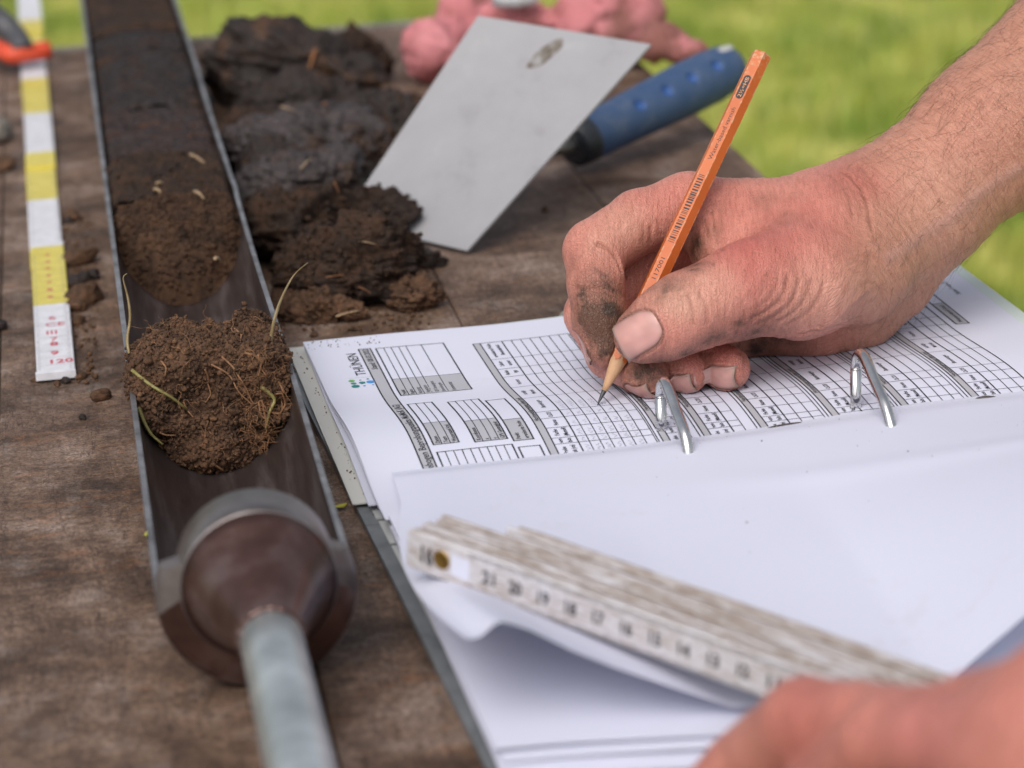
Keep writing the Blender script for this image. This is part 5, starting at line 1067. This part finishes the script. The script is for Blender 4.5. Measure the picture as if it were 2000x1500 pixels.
spk = sstep(.80, .86, .5 + .5 * vnoise(base_V / 1.1, 60)); blend((.12, .06, .04), .18 * spk * (1 - wgt[:, 0] * .8))
mt, t, b = new_mat('skin'); ca = N_(t, 'ShaderNodeAttribute', attribute_name='skin').outputs['Color']; fl = coords(t, attr='flow')
def st2(v): mp = t.nodes.new('ShaderNodeMapping'); mp.inputs['Scale'].default_value = v; L_(t, fl, mp.inputs[0]); return mp.outputs[0]
w1 = noise(t, st2((9, 1.3, 1.3)), 1, 4, .6, .5); w2 = noise(t, st2((16, 8, 8)), 1, 3, .6); vor = N_(t, 'ShaderNodeTexVoronoi', feature='DISTANCE_TO_EDGE'); vor.inputs['Scale'].default_value = 1; L_(t, st2((11, 7, 7)), vor.inputs['Vector'])
ve = ramp(t, vor.outputs['Distance'], [(0, (0, 0, 0)), (.16, (1, 1, 1))]).outputs[0]
c = mix(t, .35, ca, ramp(t, w2, [(.35, (.78, .70, .66)), (.65, (1.12, 1.10, 1.08))]).outputs[0], 'MULTIPLY'); c = mix(t, .45, c, ramp(t, w1, [(.35, (.72, .55, .50)), (.6, (1.10, 1.08, 1.06))]).outputs[0], 'MULTIPLY')  # fine wrinkles also darkened in colour, like shade in the furrows
L_(t, c, b.inputs['Base Color']); b.inputs['Roughness'].default_value = .44; b.inputs['Specular IOR Level'].default_value = .48
b.inputs['Subsurface Weight'].default_value = .12; b.inputs['Subsurface Radius'].default_value = (1.0, .35, .2); b.inputs['Subsurface Scale'].default_value = .003
w3 = noise(t, st2((4.5, .8, .8)), 1, 3, .55, .6); p_ = bump(t, b, w3, .28, .0012); p_ = bump(t, b, w1, .6, .0007, p_); p_ = bump(t, b, ve, .55, .00045, p_); bump(t, b, w2, .5, .00045, p_); M_SKIN = mt
person = thing('person', 'bare-armed person reaching in, one hand writing with a pencil, the other on the rule', 'person', HP(2240, -20, 90))
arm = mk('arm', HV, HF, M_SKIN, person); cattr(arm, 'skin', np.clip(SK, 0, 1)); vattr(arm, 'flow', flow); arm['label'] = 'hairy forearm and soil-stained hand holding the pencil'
mt, t, b = new_mat('fingernail'); na = N_(t, 'ShaderNodeAttribute', attribute_name='skin').outputs['Color']; L_(t, na, b.inputs['Base Color']); b.inputs['Roughness'].default_value = .35; b.inputs['Subsurface Weight'].default_value = .15; b.inputs['Subsurface Scale'].default_value = .002; M_NAIL = mt
def surf_h(nl, a, b_):                       # height of the bare finger above the nail axis point
    o = nl['c'] + nl['lat'] * a + nl['ax'] * b_; hs = np.arange(16, -3, -.1); Pq = o + nl['n'] * hs[:, None]; s = hand_sdf(Pq); k = np.argmax(s < 0); return hs[k] if s[k] < 0 else -3
for i, nl in enumerate(NAILS):
    na_, nb = 17, 19; A_ = lin(-1, 1, na_); B_ = lin(-1, 1, nb); v = []; col = []
    for bb in B_:
        wv = (1 - max(0, -bb) ** 3.2 * .55) ; 
        for aa in A_:
            x = aa * nl['hw'] * .96 * wv; y = nl['hl'] * (bb + (.10 * (1 - aa * aa) if bb > .8 else 0)); y = min(max(y, -nl['hl']), nl['hl'] * 1.08)
            hC = surf_h(nl, 0, y * .9); hx = surf_h(nl, x * .94, y * .9); h = hC - (hC - hx) * .92; v.append(nl['c'] + nl['lat'] * x + nl['ax'] * y + nl['n'] * (h - .18 + .10 * max(0, bb)))
            fr = float(sstep(.88, .97, bb + .04 * aa * aa)) * .7; lu = float(1 - sstep(-.95, -.45, bb + .3 * aa * aa)); pk = V3(.58, .30, .265); cc = pk * (1 - fr) + V3(.60, .50, .40) * fr; cc = cc * (1 - .25 * lu) + V3(.68, .46, .42) * .25 * lu
            n_ = .5 + .5 * vnoise(np.array([[aa * 3 + i * 9, bb * 3, i]]), 70)[0]; eg = max(abs(aa) ** 6, max(0, bb) ** 16 * .9); cc = cc * (1 - .6 * eg) + V3(.12, .07, .045) * .6 * eg; col.append(cc * (.88 + .2 * n_))
    n0 = len(v); v = np.array(v); v2 = v - nl['n'] * .35; f = [(j * na_ + k, j * na_ + k + 1, (j + 1) * na_ + k + 1, (j + 1) * na_ + k) for j in range(nb - 1) for k in range(na_ - 1)]; f2 = [tuple(x + n0 for x in reversed(q)) for q in f]
    idx = np.arange(n0).reshape(nb, na_); rg = list(idx[0]) + list(idx[1:, -1]) + list(idx[-1, -2::-1]) + list(idx[-2:0:-1, 0]); f3 = [(rg[j], rg[j] + n0, rg[(j + 1) % len(rg)] + n0, rg[(j + 1) % len(rg)]) for j in range(len(rg))]
    o = mk('fingernail', np.concatenate([v, v2]), f + f2 + f3, M_NAIL, arm); cattr(o, 'skin', np.concatenate([col, col]))
# arm hair
B = MB(); hr = np.random.default_rng(12); pxy = project(base_V); cand = np.where((pxy[:, 0] > 1640) & (pxy[:, 0] < 2080) & (HN @ -fw > -.45))[0]; wts = sstep(1640, 1850, pxy[cand, 0]) * .9 + .1; wts = wts * (.35 + .65 * sstep(-.6, .5, (HN[cand] @ up))); wts /= wts.sum()
hv, hf = [], []; nh = 820; pk = hr.choice(cand, nh, p=wts); tt = lin(0, 1, 7)[:, None]
for k, i in enumerate(pk):
    n_ = HN[i]; along = AX2 * hr.uniform(-1.0, .1) - up * hr.uniform(-.2, .7) + hr.normal(0, .25, 3); along = nrm(along - n_ * (along @ n_)); L = hr.uniform(5, 16); cv = hr.normal(0, .22, 3); lift = hr.uniform(.12, .6)
    C = HV[i] + n_ * (-.1) + along * L * tt + n_ * (lift * L * (tt - .85 * tt * tt)) + cv * L * .5 * tt * tt
    T = along; s1 = nrm(np.cross(T, n_)); s2 = np.cross(T, s1); r_ = np.linspace(.05, .015, 7)[:, None]; ring = np.stack([C + s1 * r_, C - .5 * s1 * r_ + .87 * s2 * r_, C - .5 * s1 * r_ - .87 * s2 * r_], 1).reshape(-1, 3)
    hv.append(ring); b0 = k * 21; hf += [(b0 + j * 3 + m_, b0 + j * 3 + (m_ + 1) % 3, b0 + j * 3 + 3 + (m_ + 1) % 3, b0 + j * 3 + 3 + m_) for j in range(6) for m_ in range(3)]
o = mk('arm_hair', np.concatenate(hv), np.array(hf), simple('dark_hair', [(.5, (.06, .036, .024))], 10, rough=.5), person); o['kind'] = 'stuff'

# -- the other hand, close to the lens
def flz(px, py, z): return U(px, py + 28 + 26 * float(sstep(1600, 1900, px)) + 34 * float(sstep(1850, 2100, px)), z)
LH = [Chain([flz(1830, 1395, 76), flz(1690, 1380, 68), flz(1572, 1385, 58), flz(1450, 1472, 38), flz(1360, 1560, 25), flz(1310, 1620, 20)], [12.8, 10.2, 11.6, 9.6, 9.2, 8.6], 2.5), Chain([flz(1930, 1405, 84), flz(1830, 1400, 80), flz(1738, 1412, 72), flz(1612, 1515, 48), flz(1520, 1610, 26)], [12.8, 10.4, 11.8, 9.8, 8.8], 2.5),
      Chain([flz(2010, 1440, 82), flz(1945, 1445, 78), flz(1890, 1455, 70), flz(1775, 1560, 46), flz(1690, 1660, 26)], [14, 11.2, 11.8, 10, 8.8], 2.5), Chain([flz(2060, 1510, 74), flz(2000, 1530, 66), flz(1900, 1650, 36)], [13, 11, 9], 2.5), Chain([flz(2010, 1370, 60), flz(1900, 1376, 44), flz(1800, 1392, 36), flz(1715, 1404, 29)], [15, 11.5, 10.8, 9.2], 4)]
LB_ = [(flz(1830, 1395, 76), flz(2080, 1345, 84), 12.5, 20), (flz(1930, 1405, 84), flz(2110, 1380, 86), 12.5, 20), (flz(2010, 1440, 82), flz(2140, 1450, 84), 12.5, 19), (flz(2060, 1510, 74), flz(2160, 1530, 78), 13, 19), (flz(2010, 1395, 60), flz(2110, 1390, 72), 17, 22), (flz(2100, 1420, 82), flz(2500, 1180, 110), 28, 33)]
def lhand_sdf(P):
    body = None
    for a, c, ra, rb in LB_: x = rcone(P, a, c, ra, rb); body = x if body is None else smin(body, x, 5)
    d = None
    for F_ in LH: x = smin(body, F_.d(P), 3); d = x if d is None else smin(d, x, .8)
    return d
A_ = np.array([p for F_ in LH for p in F_.p] + [x for q in LB_ for x in q[:2]]); V2, F2 = surface_nets(lhand_sdf, A_.min(0) - 36, A_.max(0) + 36, 2.2); N2 = vnormals(V2, F2)
V2 = V2 + N2 * (.35 * fbm(V2 / 5, 3, 81) + .4 * fbm(V2 / 16, 2, 82))[:, None]
S2 = np.tile(V3(.575, .225, .18), (len(V2), 1)) * (1 + .20 * fbm(V2 / 20, 3, 83))[:, None]
for p, r, cc, a in ((flz(1750, 1420, 86), 20, (.56, .20, .19), .7), (flz(1575, 1370, 66), 14, (.53, .16, .135), .6), (flz(1900, 1380, 60), 18, (.44, .19, .11), .5), (flz(1480, 1450, 48), 14, (.54, .26, .19), .5), (flz(2000, 1300, 80), 20, (.45, .15, .11), .5)):
    w_ = a * np.exp(-(np.linalg.norm(V2 - p, axis=1) / r) ** 2)[:, None]; S2 = S2 * (1 - w_) + V3(*cc) * w_
arm2 = mk('arm', V2, F2, M_SKIN, person); cattr(arm2, 'skin', np.clip(S2, 0, 1)); vattr(arm2, 'flow', (V2 - flz(1800, 1420, 70)) @ np.stack([nrm(RD), nrm(np.cross(RD, ZN)), ZN], 1) / 10); arm2['label'] = 'blurred reddish near hand pressing the white rule down'
for F_ in LH:
    a, c = F_.p[-2], F_.p[-1]; ax = nrm(c - a); n_ = nrm(V3(0, 0, 1) - ax * ax[2]); lat = np.cross(ax, n_); r0 = F_.r[-1]; v = []
    for b_ in lin(-6, 6, 9):
        for x in lin(-1, 1, 9):
            an = x * .75; v.append(c + ax * b_ + (lat * math.sin(an) + n_ * math.cos(an)) * (r0 + .4 - .02 * max(0, b_) ** 2))
    n0 = len(v); f = [(j * 9 + k, j * 9 + k + 1, j * 9 + 10 + k, j * 9 + 9 + k) for j in range(8) for k in range(8)]; v = np.array(v); o = mk('fingernail', v, f, M_NAIL, arm2); cattr(o, 'skin', np.tile(V3(.6, .33, .29), (n0, 1))); o.modifiers.new('thick', 'SOLIDIFY').thickness = .0004
